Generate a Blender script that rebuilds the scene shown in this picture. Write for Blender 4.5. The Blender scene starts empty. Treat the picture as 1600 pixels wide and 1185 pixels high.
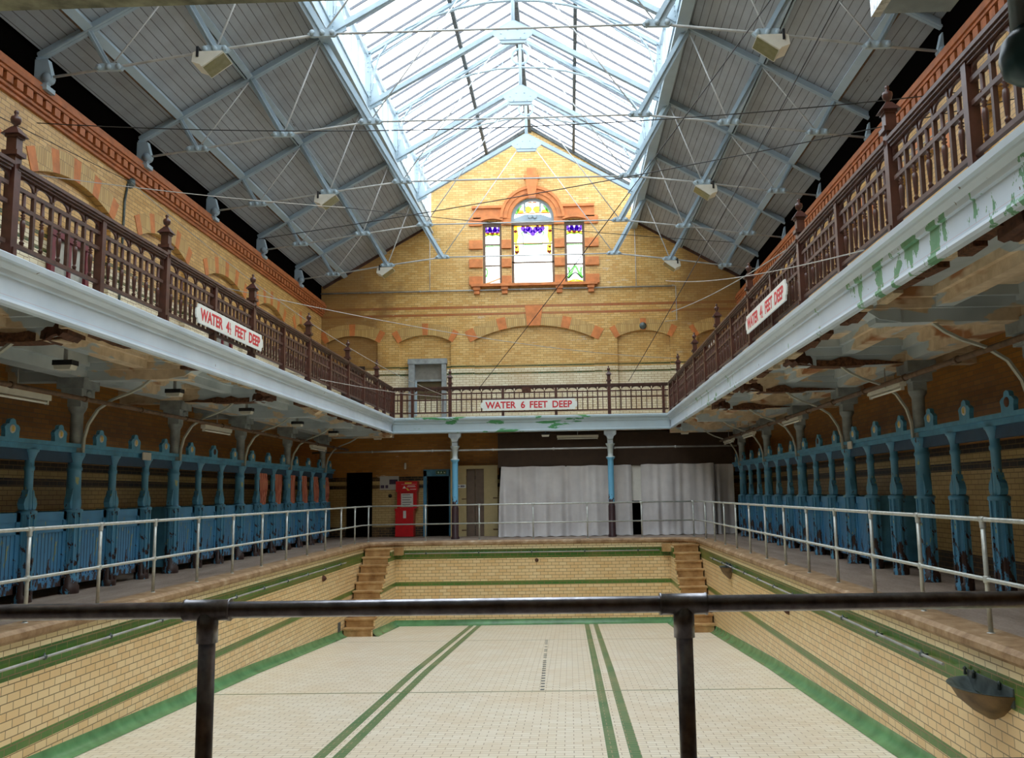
import bpy, math, random
from mathutils import Vector, Matrix
from mathutils.geometry import tessellate_polygon
random.seed(7)
PI = math.pi
C = -1.2                      # centre line of the hall
col = bpy.context.scene.collection

# ------------------------------------------------------------------ materials
class NT:
    def __init__(s, name):
        s.m = bpy.data.materials.new(name); s.m.use_nodes = True
        s.t = s.m.node_tree; s.b = s.t.nodes['Principled BSDF']
        s.co = s.t.nodes.new('ShaderNodeTexCoord').outputs['Object']
    def n(s, k, **kw):
        o = s.t.nodes.new(k)
        for a, v in kw.items(): setattr(o, a, v)
        return o
    def l(s, a, b): s.t.links.new(a, b)
    def put(s, sock, v):
        if hasattr(v, 'is_output'): s.l(v, sock)
        elif isinstance(v, (tuple, list)) and len(v) == 3 and sock.type == 'RGBA': sock.default_value = (*v, 1)
        else: sock.default_value = v
    def math(s, op, a, b=0.0, c=0.0):
        o = s.n('ShaderNodeMath', operation=op)
        s.put(o.inputs[0], a); s.put(o.inputs[1], b); s.put(o.inputs[2], c)
        return o.outputs[0]
    def mix(s, f, a, b, mode='MIX'):
        o = s.n('ShaderNodeMix', data_type='RGBA', blend_type=mode)
        s.put(o.inputs[0], f); s.put(o.inputs[6], a); s.put(o.inputs[7], b)
        return o.outputs[2]
    def noise(s, scale, detail=3, vec=None, rough=.55, dist=0):
        o = s.n('ShaderNodeTexNoise'); s.l(vec or s.co, o.inputs['Vector'])
        o.inputs['Scale'].default_value = scale; o.inputs['Detail'].default_value = detail
        o.inputs['Roughness'].default_value = rough; o.inputs['Distortion'].default_value = dist
        return o.outputs[0]
    def ramp(s, f, pts):
        o = s.n('ShaderNodeValToRGB'); s.l(f, o.inputs[0]); e = o.color_ramp.elements
        while len(e) < len(pts): e.new(.5)
        for q, (p, c) in zip(e, pts):
            q.position = p; q.color = (*c, 1) if isinstance(c, tuple) else (c, c, c, 1)
        return o.outputs[0]
    def xyz(s):
        o = s.n('ShaderNodeSeparateXYZ'); s.l(s.co, o.inputs[0]); return o.outputs
    def vec(s, a, b, c=0.0):
        o = s.n('ShaderNodeCombineXYZ'); s.put(o.inputs[0], a); s.put(o.inputs[1], b); s.put(o.inputs[2], c); return o.outputs[0]
    def scaled(s, sx, sy, sz):
        o = s.n('ShaderNodeMapping'); s.l(s.co, o.inputs[0]); o.inputs['Scale'].default_value = (sx, sy, sz); return o.outputs[0]
    def band(s, z, z0, z1): return s.math('COMPARE', z, (z0+z1)/2, (z1-z0)/2)
    def bump(s, h, strength=.3, dist=.01):
        o = s.n('ShaderNodeBump'); o.inputs['Strength'].default_value = strength; o.inputs['Distance'].default_value = dist
        s.l(h, o.inputs['Height']); s.l(o.outputs[0], s.b.inputs['Normal'])
    def out(s, c, rough=.6, metal=0.0, spec=.5):
        s.put(s.b.inputs['Base Color'], c); s.put(s.b.inputs['Roughness'], rough)
        s.b.inputs['Metallic'].default_value = metal
        s.b.inputs['Specular IOR Level'].default_value = spec
        return s.m

def plain(name, c, rough=.6, metal=0.0, var=.18, scale=6, spec=.4):
    s = NT(name); f = s.noise(scale, 4)
    return s.out(s.mix(s.ramp(f, [(.3, 0.0), (.7, 1.0)]), tuple(v*(1-var) for v in c), tuple(min(1, v*(1+var*.6)) for v in c)), rough, metal, spec)

def peel(name, base, layers, rough=.5, dirt=.25):
    """paint with chipped layers: layers = [(colour, scale vector, threshold)]"""
    s = NT(name)
    c = s.mix(s.ramp(s.noise(1.7, 4), [(.35, 0.0), (.7, 1.0)]), tuple(v*(1-dirt) for v in base), base)
    for lc, sc, th in layers:
        f = s.noise(1.0, 5, s.scaled(*sc), .6, .4)
        c = s.mix(s.math('GREATER_THAN', f, th), c, lc)
    return s.out(c, rough, 0, .3)

def brick(name, axes, base, var, mortar, w=.235, h=.085, zones=(), bands=(), xbands=(), ybands=(), rough=.25, stain=.2, stain_c=(.45, .3, .15), msize=.006, offset=(0, 0), patch=None, spec=.4, squash=.5, grime=False):
    s = NT(name); X = s.xyz(); u, v = X[axes[0]], X[axes[1]]
    bt = s.n('ShaderNodeTexBrick'); bt.offset = squash
    s.l(s.vec(s.math('ADD', u, offset[0]), s.math('ADD', v, offset[1])), bt.inputs['Vector'])
    bt.inputs['Scale'].default_value = 1; bt.inputs['Brick Width'].default_value = w; bt.inputs['Row Height'].default_value = h
    bt.inputs['Mortar Size'].default_value = msize; bt.inputs['Mortar Smooth'].default_value = .15
    bt.inputs['Color1'].default_value = (0, 0, 0, 1); bt.inputs['Color2'].default_value = (1, 1, 1, 1); bt.inputs['Mortar'].default_value = (.5, .5, .5, 1)
    bt.inputs['Bias'].default_value = 0
    rnd = bt.outputs['Color']
    c = s.mix(rnd, base, var)
    for z0, z1, a, b in zones: c = s.mix(s.band(X[2], z0, z1), c, s.mix(rnd, a, b))
    for z0, z1, a in bands:
        g = s.mix(s.noise(9, 2), tuple(q*.75 for q in a), tuple(min(1, q*1.2) for q in a)); c = s.mix(s.band(X[2], z0, z1), c, g)
    for x0, x1, a in xbands: c = s.mix(s.band(X[0], x0, x1), c, a)
    for y0, y1, a in ybands: c = s.mix(s.band(X[1], y0, y1), c, a)
    if patch:
        pc, ps, pt = patch
        f = s.noise(1.0, 4, s.scaled(*ps), .65); c = s.mix(s.math('MULTIPLY', s.ramp(f, [(pt, 0.0), (pt+.03, 1.0)]), .7), c, pc)
    c = s.mix(bt.outputs['Fac'], c, mortar)
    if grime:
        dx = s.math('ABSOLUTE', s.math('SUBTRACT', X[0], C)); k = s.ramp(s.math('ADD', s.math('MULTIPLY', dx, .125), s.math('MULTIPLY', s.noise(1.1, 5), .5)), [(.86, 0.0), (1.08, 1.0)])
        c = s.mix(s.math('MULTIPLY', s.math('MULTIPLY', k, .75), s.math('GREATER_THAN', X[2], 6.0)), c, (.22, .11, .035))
    st = s.ramp(s.noise(.9, 6, None, .65), [(.42, 0.0), (.75, 1.0)])
    c = s.mix(s.math('MULTIPLY', st, stain), c, stain_c)
    s.bump(s.math('SUBTRACT', 1.0, bt.outputs['Fac']), .35, .006)
    return s.out(c, rough, 0, spec)

GR = (.045, .15, .015); GR2 = (.04, .16, .05); GRD = (.012, .10, .008)
CREAM = (.88, .68, .38); CREAM2 = (.80, .55, .26)
M = {}
pool_bands = [(-.54, -.26, GR), (-.335, -.26, GRD), (-1.36, -1.24, (.07, .19, .03))]
M['pool_x'] = brick('pool_tile_side', (1, 2), CREAM, CREAM2, (.22, .15, .07), .235, .098, bands=pool_bands, zones=[(-.27, .2, (.84, .72, .45), (.78, .64, .38))], stain=.22, stain_c=(.55, .36, .14), rough=.28)
M['pool_y'] = brick('pool_tile_end', (0, 2), CREAM, CREAM2, (.24, .16, .07), .235, .098, bands=pool_bands, zones=[(-.27, .2, (.84, .72, .45), (.78, .64, .38))], stain=.22, stain_c=(.6, .38, .14), rough=.28)
LG = (.075, .20, .075)
M['pool_floor'] = brick('pool_floor_tile', (0, 1), (.90, .82, .67), (.82, .72, .55), (.42, .32, .2), .23, .115, xbands=[(-3.17, -3.02, LG), (-2.93, -2.78, LG), (.40, .54, LG), (.67, .81, LG)], ybands=[(15.67, 15.73, (.16, .19, .07)), (23.77, 23.82, (.2, .22, .09)), (8.0, 8.05, (.22, .24, .1))], stain=.3, stain_c=(.72, .5, .28), rough=.4, msize=.0055)
YB = (.68, .43, .15); YB2 = (.50, .28, .075)
TC = (.40, .115, .035); WH = (.80, .74, .55); WH2 = (.70, .63, .43); BR = (.50, .215, .04); BR2 = (.36, .14, .024)
hall_zone = [(-1, 2.0, (.62, .46, .20), (.52, .37, .15)), (2.0, 3.99, BR, BR2), (3.99, 5.98, WH, WH2), (-1, .36, (.02, .018, .015), (.03, .025, .02))]
hall_band = [(6.03, 6.1, (.02, .07, .02)), (5.77, 5.84, (.02, .07, .02)), (8.2, 8.3, TC), (7.93, 8.02, TC), (1.98, 2.12, (.012, .011, .01)), (1.7, 1.84, (.012, .011, .01))]
M['hall_x'] = brick('hall_brick_side', (1, 2), YB, YB2, (.22, .13, .05), .235, .082, zones=hall_zone, bands=[b for b in hall_band if b[0] < 7], stain=.3, stain_c=(.32, .17, .06), rough=.35)
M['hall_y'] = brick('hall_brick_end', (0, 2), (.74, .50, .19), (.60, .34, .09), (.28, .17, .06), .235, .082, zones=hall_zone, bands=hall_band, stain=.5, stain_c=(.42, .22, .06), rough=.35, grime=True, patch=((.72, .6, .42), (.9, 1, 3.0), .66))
M['yellow_v'] = brick('yellow_voussoir', (0, 2), (.60, .40, .14), (.48, .29, .09), (.28, .17, .07), .07, .3, stain=.2, rough=.4)
M['yellow_vx'] = brick('yellow_voussoir_side', (1, 2), (.60, .40, .14), (.48, .29, .09), (.28, .17, .07), .07, .3, stain=.2, rough=.4)
M['terra'] = plain('terracotta', (.42, .13, .04), .5, var=.3, scale=5)
M['terra_light'] = plain('terracotta_light', (.60, .20, .055), .5, var=.25, scale=4)
M['dark'] = plain('dark_void', (.0022, .0018, .0015), 1.0, spec=0.0)  # near-black colour that paints the shade of gaps and doorways
M['dark_wood'] = plain('dark_timber', (.035, .02, .012), .6)
M['deck'] = None
s = NT('deck_concrete'); f = s.noise(2.2, 7, s.scaled(1, .25, 1), .7); c = s.ramp(f, [(.3, (.16, .115, .085)), (.5, (.27, .205, .16)), (.72, (.40, .32, .26))])
c = s.mix(s.math('MULTIPLY', s.ramp(s.noise(30, 2), [(.4, 0.0), (.7, 1.0)]), .35), c, (.5, .42, .35)); M['deck'] = s.out(c, .75)
s = NT('coping_stone'); f = s.noise(3.5, 6, None, .65); M['coping'] = s.out(s.ramp(f, [(.3, (.17, .085, .03)), (.55, (.36, .23, .12)), (.75, (.52, .40, .27))]), .6)
s = NT('step_stone'); f = s.noise(3, 5, None, .6); M['step'] = s.out(s.ramp(f, [(.3, (.26, .13, .04)), (.5, (.45, .26, .1)), (.75, (.62, .42, .2))]), .55)
M['cove'] = plain('green_cove_tile', (.12, .29, .12), .25, var=.3, scale=3)
# roof boards: planks run along the hall
s = NT('roof_boards'); X = s.xyz()
w = s.math('FRACT', s.math('MULTIPLY', X[0], 7.2)); line = s.math('LESS_THAN', w, .10)
pl = s.n('ShaderNodeTexWhiteNoise', noise_dimensions='1D'); s.l(s.math('FLOOR', s.math('MULTIPLY', X[0], 7.2)), pl.inputs['W'])
c = s.mix(s.ramp(s.noise(1.0, 5, s.scaled(1.2, .8, 1.2), .6), [(.3, 0.0), (.75, 1.0)]), (.27, .285, .30), (.42, .46, .50))
c = s.mix(s.math('MULTIPLY', pl.outputs[0], .25), c, (.22, .225, .23)); c = s.mix(s.math('MULTIPLY', line, .8), c, (.07, .065, .06))
chip = s.noise(1.0, 4, s.scaled(9, .9, 9), .6); c = s.mix(s.math('GREATER_THAN', chip, .73), c, (.05, .035, .025)); M['boards'] = s.out(c, .7)
M['steel'] = peel('painted_steel', (.36, .45, .51), [((.24, .2, .17), (3, 3, 3), .72)], .45, .2)
M['steel_w'] = peel('painted_steel_light', (.40, .50, .56), [((.3, .26, .22), (4, 4, 4), .74)], .45, .12)
M['rod'] = plain('grey_rod', (.40, .40, .38), .5, var=.35, scale=3)
M['rod_w'] = plain('white_rod', (.55, .57, .57), .5, var=.15, scale=3)
M['rust'] = plain('rusty_iron', (.09, .035, .018), .8, var=.5, scale=12)
M['rust_pipe'] = plain('rusty_pipe', (.13, .075, .04), .7, var=.5, scale=9)
M['mahog'] = plain('dark_red_timber', (.080, .027, .018), .38, var=.4, scale=7, spec=.5)
M['mahog2'] = plain('brown_painted_timber', (.085, .040, .028), .45, var=.35, scale=9)
def fasc(name, amt, near):
    s = NT(name); X = s.xyz()
    c = s.mix(s.ramp(s.noise(1.2, 4), [(.35, 0.0), (.7, 1.0)]), (.56, .66, .75), (.66, .76, .85))
    f = s.noise(1.0, 5, s.scaled(3, 3.4, 1.6), .62, .3)
    th = s.math('SUBTRACT', amt, s.math('MULTIPLY', near, s.math('LESS_THAN', X[1], 10.6)))
    th = s.math('SUBTRACT', th, s.math('MULTIPLY', .06, s.band(X[1], 17.5, 23.5)))
    th = s.math('ADD', th, s.math('MULTIPLY', .2, s.math('GREATER_THAN', X[2], 3.86)))
    c = s.mix(s.math('GREATER_THAN', f, th), c, s.mix(s.noise(8, 2), (.10, .28, .15), (.20, .42, .25)))
    g = s.noise(1.0, 3, s.scaled(6, 7, 5), .6); c = s.mix(s.math('GREATER_THAN', g, .73), c, (.16, .13, .12))
    l = s.band(X[2], 3.60, 3.606); c = s.mix(s.math('MULTIPLY', l, .5), c, (.6, .35, .35))
    return s.out(c, .4, 0, .3)
M['fascia'] = fasc('fascia_paint', .74, 0.0); M['fascia_r'] = fasc('fascia_paint_right', .655, .13)
M['fascia_far'] = peel('fascia_paint_far', (.50, .62, .68), [((.08, .30, .12), (.8, 1, 4.5), .60), ((.22, .19, .16), (4, 9, 9), .76)], .4, .1)
# gallery soffit: grey paint peeling to cream plaster and rusty timber
def sof(name, sc, g0, g1, t1, t2, t3):
    s = NT(name); X = s.xyz(); f0 = s.noise(1.0, 3, s.scaled(*sc), .5, .3); g = s.noise(1.0, 4, s.scaled(sc[0]*.8, sc[1]*.8, sc[2]), .55, .2)
    f = s.math('ADD', f0, s.math('MULTIPLY', .055, s.math('GREATER_THAN', X[0], 0.0)))
    c = s.mix(s.ramp(s.noise(1.3, 3), [(.3, 0.0), (.7, 1.0)]), g0, g1)
    cr_ = s.mix(s.ramp(s.noise(5, 3), [(.35, 0.0), (.7, 1.0)]), (.56, .43, .28), (.76, .62, .44))
    c = s.mix(s.ramp(f, [(t1, 0.0), (t1+.012, 1.0)]), c, cr_)
    c = s.mix(s.math('MULTIPLY', s.ramp(f, [(t2, 0.0), (t2+.05, 1.0)]), .9), c, (.34, .12, .03))
    c = s.mix(s.ramp(g, [(t3, 0.0), (t3+.08, 1.0)]), c, (.05, .022, .012))
    return s.out(c, .8)
M['soffit'] = sof('soffit_paint', (.9, .7, 2.0), (.32, .37, .39), (.48, .54, .57), .53, .67, .70)
M['beam'] = sof('soffit_beam_paint', (1.1, .6, 2.2), (.36, .42, .45), (.54, .61, .64), .545, .66, .70)
M['rot'] = plain('rotten_timber', (.12, .05, .022), .9, var=.7, scale=25)
M['plaster'] = plain('bare_plaster', (.56, .44, .29), .9, var=.3, scale=20)
# blue painted cast iron with rust near the foot
def blue(name, base, rustup):
    s = NT(name); X = s.xyz()
    c = s.mix(s.noise(2.5, 3), tuple(v*.7 for v in base), tuple(v*1.25 for v in base))
    f = s.noise(1.0, 4, s.scaled(9, 9, 3.2), .6)
    c = s.mix(s.math('GREATER_THAN', f, .655), c, (.32, .38, .19))
    g = s.noise(1.0, 5, s.scaled(11, 11, 4.5), .65, .5)
    thr = s.math('ADD', s.math('MULTIPLY', s.math('MINIMUM', s.math('MAXIMUM', X[2], 0.0), .9), rustup), .42)
    c = s.mix(s.math('GREATER_THAN', g, thr), c, (.045, .022, .018))
    return s.out(c, .4, 0, .5)
M['blue'] = blue('blue_iron', (.085, .29, .47), .23)
M['blue_door'] = blue('blue_door', (.075, .28, .52), .36)
M['blue_trim'] = plain('blue_painted_timber', (.08, .28, .44), .45, var=.25, scale=4)
M['blue_dark'] = plain('dark_blue_paint', (.02, .06, .12), .5)
M['colgrey'] = plain('grey_painted_iron', (.30, .33, .33), .55, var=.3, scale=5)
s = NT('far_column'); X = s.xyz(); c = s.mix(s.noise(2.5, 3), (.10, .33, .52), (.17, .46, .66))
g = s.noise(1.0, 4, s.scaled(10, 10, 6), .6, .5); thr = s.math('ADD', s.math('MULTIPLY', s.math('SUBTRACT', X[2], 1.1), .55), .42)
c = s.mix(s.math('GREATER_THAN', g, thr), c, (.045, .02, .022)); c = s.mix(s.math('GREATER_THAN', X[2], 2.6), c, (.42, .47, .45)); M['farcol'] = s.out(c, .45)
M['galv'] = plain('galvanised_tube', (.52, .54, .50), .38, metal=.35, var=.18, scale=14)
M['black_tube'] = plain('black_tube', (.34, .33, .36), .30, metal=.85, var=.4, scale=22)
M['black_fit'] = plain('black_tube_fitting', (.34, .33, .35), .36, metal=.8, var=.5, scale=22)
M['sign'] = plain('sign_white', (.80, .84, .80), .35, var=.05)
M['red'] = plain('sign_red', (.62, .03, .04), .45, var=.1)
M['redbox'] = plain('red_plastic', (.52, .008, .012), .35, var=.15)
M['cream'] = plain('cream_panel', (.50, .40, .20), .6, var=.08)
M['brownpanel'] = plain('brown_panel', (.17, .12, .085), .6, var=.15)
M['light_body'] = plain('cream_metal', (.66, .64, .55), .45, var=.08)
M['black'] = plain('black_plastic', (.012, .012, .014), .5)
M['white'] = plain('white_paint', (.74, .73, .67), .5, var=.06)
M['poster'] = plain('poster_paper', (.55, .53, .47), .7, var=.05)
M['purple'] = plain('print_purple', (.09, .06, .10), .7, var=.4, scale=30)
M['green_sign'] = plain('exit_green', (.01, .10, .05), .5)
M['exit_white'] = plain('exit_pictogram', (.55, .68, .5), .5)
M['yellow'] = plain('yellow_print', (.72, .5, .06), .5)
M['bronze'] = plain('verdigris_bronze', (.10, .125, .12), .45, metal=.3, var=.5, scale=8)
M['basin_out'] = plain('stained_bronze', (.16, .095, .04), .6, metal=.2, var=.5, scale=6)
M['teal'] = plain('teal_enamel', (.025, .075, .09), .35, var=.3, scale=6)
M['foil'] = plain('foil_tape', (.62, .63, .64), .25, metal=.9, var=.5, scale=30)
M['pink'] = None
s = NT('striped_cloth'); X = s.xyz(); w = s.math('SINE', s.math('MULTIPLY', X[1], 95.0)); M['pink'] = s.out(s.mix(s.math('GREATER_THAN', w, .2), (.62, .24, .16), (.38, .11, .08)), .85)
s = NT('curtain_cloth'); X = s.xyz(); M['cloth'] = s.out(s.mix(s.ramp(s.noise(1.5, 4), [(.3, 0.0), (.7, 1.0)]), (.52, .50, .50), (.66, .64, .63)), .9)
M['alu'] = plain('wire_black', (.03, .03, .03), .6)
M['wire_w'] = plain('wire_pale', (.42, .40, .36), .6)
M['glaze_bar'] = plain('glazing_bar', (.12, .13, .15), .6)
M['purlin_dark'] = plain('dark_weathered_beam', (.10, .11, .11), .7, var=.5, scale=10)
M['lead'] = plain('lead_came', (.10, .09, .08), .6)
def glass(name, c, diff=.1):
    s = NT(name); t = s.n('ShaderNodeBsdfTransparent'); t.inputs[0].default_value = (*c, 1)
    d = s.n('ShaderNodeBsdfTranslucent'); d.inputs[0].default_value = (*c, 1)
    mx = s.n('ShaderNodeMixShader'); mx.inputs[0].default_value = diff
    s.l(t.outputs[0], mx.inputs[1]); s.l(d.outputs[0], mx.inputs[2])
    s.l(mx.outputs[0], s.t.nodes['Material Output'].inputs[0]); s.t.nodes.remove(s.b); return s.m
M['glass'] = glass('skylight_glass', (.97, .99, 1.0))
M['glass_clear'] = glass('clear_glass', (.95, .97, .95), .05)
M['gl_yellow'] = glass('amber_glass', (.80, .42, .04)); M['gl_green'] = glass('green_glass', (.10, .30, .07))
M['gl_purple'] = glass('violet_glass', (.10, .035, .30)); M['gl_blue'] = glass('pale_blue_glass', (.5, .68, .8))
M['gl_pale'] = glass('pale_leaded_glass', (.82, .9, .84)); M['gl_red'] = glass('red_brown_glass', (.42, .13, .06))
s = NT('lamp_lens'); M['lens'] = s.out(s.mix(s.noise(9, 2), (.16, .15, .06), (.30, .28, .16)), .08, 0, .6)
M['tubelight'] = plain('fluorescent_tube', (.8, .8, .74), .4, var=.02)

# ------------------------------------------------------------------ mesh builder
class MB:
    def __init__(s): s.v = []; s.f = []; s.mi = []; s.sm = []
    def add(s, vs, fs, mi=0, sm=False):
        k = len(s.v); s.v += [tuple(p) for p in vs]
        for f in fs: s.f.append([k+i for i in f]); s.mi.append(mi); s.sm.append(sm)
        return s
    def box(s, x0, x1, y0, y1, z0, z1, mi=0):
        x0, x1 = min(x0, x1), max(x0, x1); y0, y1 = min(y0, y1), max(y0, y1); z0, z1 = min(z0, z1), max(z0, z1)
        vs = [(x, y, z) for z in (z0, z1) for y in (y0, y1) for x in (x0, x1)]
        return s.add(vs, [(0, 2, 3, 1), (4, 5, 7, 6), (0, 1, 5, 4), (2, 6, 7, 3), (0, 4, 6, 2), (1, 3, 7, 5)], mi)
    def bar(s, a, b, w, h, up=(0, 0, 1), mi=0):
        a, b = Vector(a), Vector(b); d = (b-a).normalized(); up = Vector(up)
        sd = d.cross(up)
        if sd.length < 1e-4: sd = d.cross(Vector((0, 1, 0)))
        sd.normalize(); u = sd.cross(d).normalized()
        vs = [p+sd*i*w/2+u*j*h/2 for p in (a, b) for (i, j) in ((-1, -1), (1, -1), (1, 1), (-1, 1))]
        return s.add(vs, [(0, 1, 2, 3), (7, 6, 5, 4), (0, 4, 5, 1), (1, 5, 6, 2), (2, 6, 7, 3), (3, 7, 4, 0)], mi)
    def tube(s, pts, r, n=8, mi=0, closed=False):
        pts = [Vector(p) for p in pts]; N = len(pts); rs = r if isinstance(r, (list, tuple)) else [r]*N
        vs = []; prev = None
        for i, p in enumerate(pts):
            if closed: d = (pts[(i+1) % N]-pts[i-1])
            else: d = (pts[min(i+1, N-1)]-pts[max(i-1, 0)])
            d.normalize()
            if prev is None:
                a = Vector((0, 0, 1)) if abs(d.z) < .9 else Vector((1, 0, 0)); u = d.cross(a).normalized()
            else:
                u = prev-d*prev.dot(d); u.normalize()
            w = d.cross(u); prev = u
            for k in range(n):
                t = 2*PI*k/n; vs.append(p+(u*math.cos(t)+w*math.sin(t))*rs[i])
        fs = []
        for i in range(N if closed else N-1):
            j = (i+1) % N
            for k in range(n): fs.append((i*n+k, i*n+(k+1) % n, j*n+(k+1) % n, j*n+k))
        s.add(vs, fs, mi, True)
        if not closed:
            b = len(s.v)-len(vs)
            s.f.append([b+k for k in reversed(range(n))]); s.mi.append(mi); s.sm.append(False)
            s.f.append([b+(N-1)*n+k for k in range(n)]); s.mi.append(mi); s.sm.append(False)
        return s
    def lathe(s, c, prof, n=12, mi=0, axis='z', half=None, sm=True):
        vs = []; fs = []; rng = n if half is None else n+1
        for r, z in prof:
            for k in range(rng):
                t = (2*PI*k/n) if half is None else (half[0]+(half[1]-half[0])*k/n)
                if axis == 'z': p = (c[0]+r*math.cos(t), c[1]+r*math.sin(t), c[2]+z)
                elif axis == 'x': p = (c[0]+z, c[1]+r*math.cos(t), c[2]+r*math.sin(t))
                else: p = (c[0]+r*math.cos(t), c[1]+z, c[2]+r*math.sin(t))
                vs.append(p)
        for i in range(len(prof)-1):
            for k in range(n if half is None else n):
                a = i*rng+k; b = i*rng+(k+1) % rng
                fs.append((a, b, b+rng, a+rng))
        return s.add(vs, fs, mi, sm)
    def prism(s, poly, plane, d0, d1, mi=0, holes=(), cap1=True):
        """poly in 2-D; plane 'xz' extrudes along y, 'yz' along x, 'xy' along z"""
        def P(p, d): return {'xz': (p[0], d, p[1]), 'yz': (d, p[0], p[1]), 'xy': (p[0], p[1], d)}[plane]
        loops = [list(poly)]+[list(h) for h in holes]
        tri = tessellate_polygon([[Vector((p[0], p[1], 0)) for p in l] for l in loops])
        flat = [p for l in loops for p in l]; n = len(flat)
        vs = [P(p, d0) for p in flat]+[P(p, d1) for p in flat]
        fs = [tuple(t) for t in tri]
        if cap1: fs += [tuple(n+i for i in reversed(t)) for t in tri]
        k = 0
        for l in loops:
            m = len(l)
            for i in range(m): fs.append((k+i, k+(i+1) % m, n+k+(i+1) % m, n+k+i))
            k += m
        return s.add(vs, fs, mi)
    def mesh(s, name, mats):
        me = bpy.data.meshes.new(name); me.from_pydata(s.v, [], s.f); me.update()
        for m in (mats if isinstance(mats, list) else [mats]): me.materials.append(m)
        for p, a, b in zip(me.polygons, s.mi, s.sm): p.material_index = a; p.use_smooth = b
        return me
def link(name, me, parent=None, loc=(0, 0, 0), rz=0):
    o = bpy.data.objects.new(name, me); col.objects.link(o); o.location = loc; o.rotation_euler = (0, 0, rz)
    if parent: o.parent = parent
    return o
def part(name, mb, mats, parent, **k): return link(name, mb.mesh(name, mats), parent, **k)
def struct(name, mb, mats):
    o = link(name, mb.mesh(name, mats)); o['kind'] = 'structure'; return o
def tag(o, label, cat, group=None):
    o['label'] = label; o['category'] = cat
    if group: o['group'] = group
    return o
def thing(name, label, cat, loc=(0, 0, 0), rz=0, group=None): return tag(link(name, None, None, loc, rz), label, cat, group)
def single(name, mb, mats, label, cat, group=None, **k): return tag(link(name, mb.mesh(name, mats), None, **k), label, cat, group)
def dup(root, loc, rz, label, group=None):
    r = root.copy(); col.objects.link(r); r.location = loc; r.rotation_euler = (0, 0, rz); r['label'] = label
    if group: r['group'] = group
    for ch in list(root.children):
        c = ch.copy(); col.objects.link(c); c.parent = r
        for g in list(ch.children):
            d = g.copy(); col.objects.link(d); d.parent = c
    return r
ORD = ['first', 'second', 'third', 'fourth', 'fifth', 'sixth', 'seventh', 'eighth', 'ninth', 'tenth', 'eleventh', 'twelfth', 'thirteenth', 'fourteenth', 'fifteenth', 'sixteenth', 'seventeenth', 'eighteenth', 'nineteenth', 'twentieth']
def nth(i, n, noun_end='far end'):       # i = 0 is the one nearest the far end
    return ORD[i]
def arc(cx, cz, r, a0, a1, n): return [(cx+r*math.cos(a0+(a1-a0)*i/n), cz+r*math.sin(a0+(a1-a0)*i/n)) for i in range(n+1)]
def seg_arc(x0, x1, zs, rise, n=12):
    """points from x1 to x0 over the crown of a segmental arch"""
    c = (x1-x0)/2; R = (c*c+rise*rise)/(2*rise); cz = zs+rise-R; cx = (x0+x1)/2; a = math.asin(c/R)
    return [(cx+R*math.sin(a-2*a*i/n), cz+R*math.cos(a-2*a*i/n)) for i in range(n+1)], (cx, cz, R, a)

YF = 32.2; WL = C-7.87; WR = C+7.67; Y0 = -3.0
PX0, PX1, PY0, PY1 = -6.33, 3.93, 3.35, 28.5
TY = [14.3+3.65*k for k in range(-5, 5)]     # truss / column lines
def pz(y): return -1.97+.0425*(18-y) if y < 18 else -1.97-.058*(y-18)

# ------------------------------------------------------------------ pool
R_ = .75
outl = [(PX0, PY0)]+[(PX0, PY1-R_)]+[(PX0+R_-R_*math.cos(a*PI/16), PY1-R_+R_*math.sin(a*PI/16)) for a in range(1, 8)]+[(PX0+R_, PY1), (PX1-R_, PY1)]+[(PX1-R_+R_*math.sin(a*PI/16), PY1-R_+R_*math.cos(a*PI/16)) for a in range(1, 8)]+[(PX1, PY1-R_), (PX1, PY0)]
def wallstrip(name, pts, mat):
    b = MB()
    vs = []
    for x, y in pts: vs += [(x, y, pz(y)-.02), (x, y, -.05)]
    b.add(vs, [(2*i, 2*i+1, 2*i+3, 2*i+2) for i in range(len(pts)-1)])
    return struct(name, b, mat)
wallstrip('wall_pool_left', [(PX0, PY0), (PX0, 18), (PX0, PY1)], M['pool_x'])
wallstrip('wall_pool_back', [(PX0, PY1), (PX1, PY1)], M['pool_y'])
wallstrip('wall_pool_right', [(PX1, PY1), (PX1, 18), (PX1, PY0)], M['pool_x'])
def corner(name, pts):
    b = MB(); vs = []
    for x, y in pts: vs += [(x, y, -.165), (x, y, -.05)]
    b.add(vs, [(2*i, 2*i+1, 2*i+3, 2*i+2) for i in range(len(pts)-1)]); struct(name, b, M['pool_y'])
corner('trim_pool_corner_left', outl[1:10]); corner('trim_pool_corner_right', outl[10:19])
wallstrip('wall_pool_front', [outl[-1], outl[0]], M['pool_y'])
b = MB(); N = len(outl)
poly = outl
b.add([(PX0-.02, PY0-.02, pz(PY0)), (PX1+.02, PY0-.02, pz(PY0)), (PX1+.02, 18, pz(18)), (PX0-.02, 18, pz(18)), (PX1+.02, PY1+.02, pz(PY1)), (PX0-.02, PY1+.02, pz(PY1))], [(0, 1, 2, 3), (3, 2, 4, 5)])
struct('floor_pool', b, M['pool_floor'])
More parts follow.
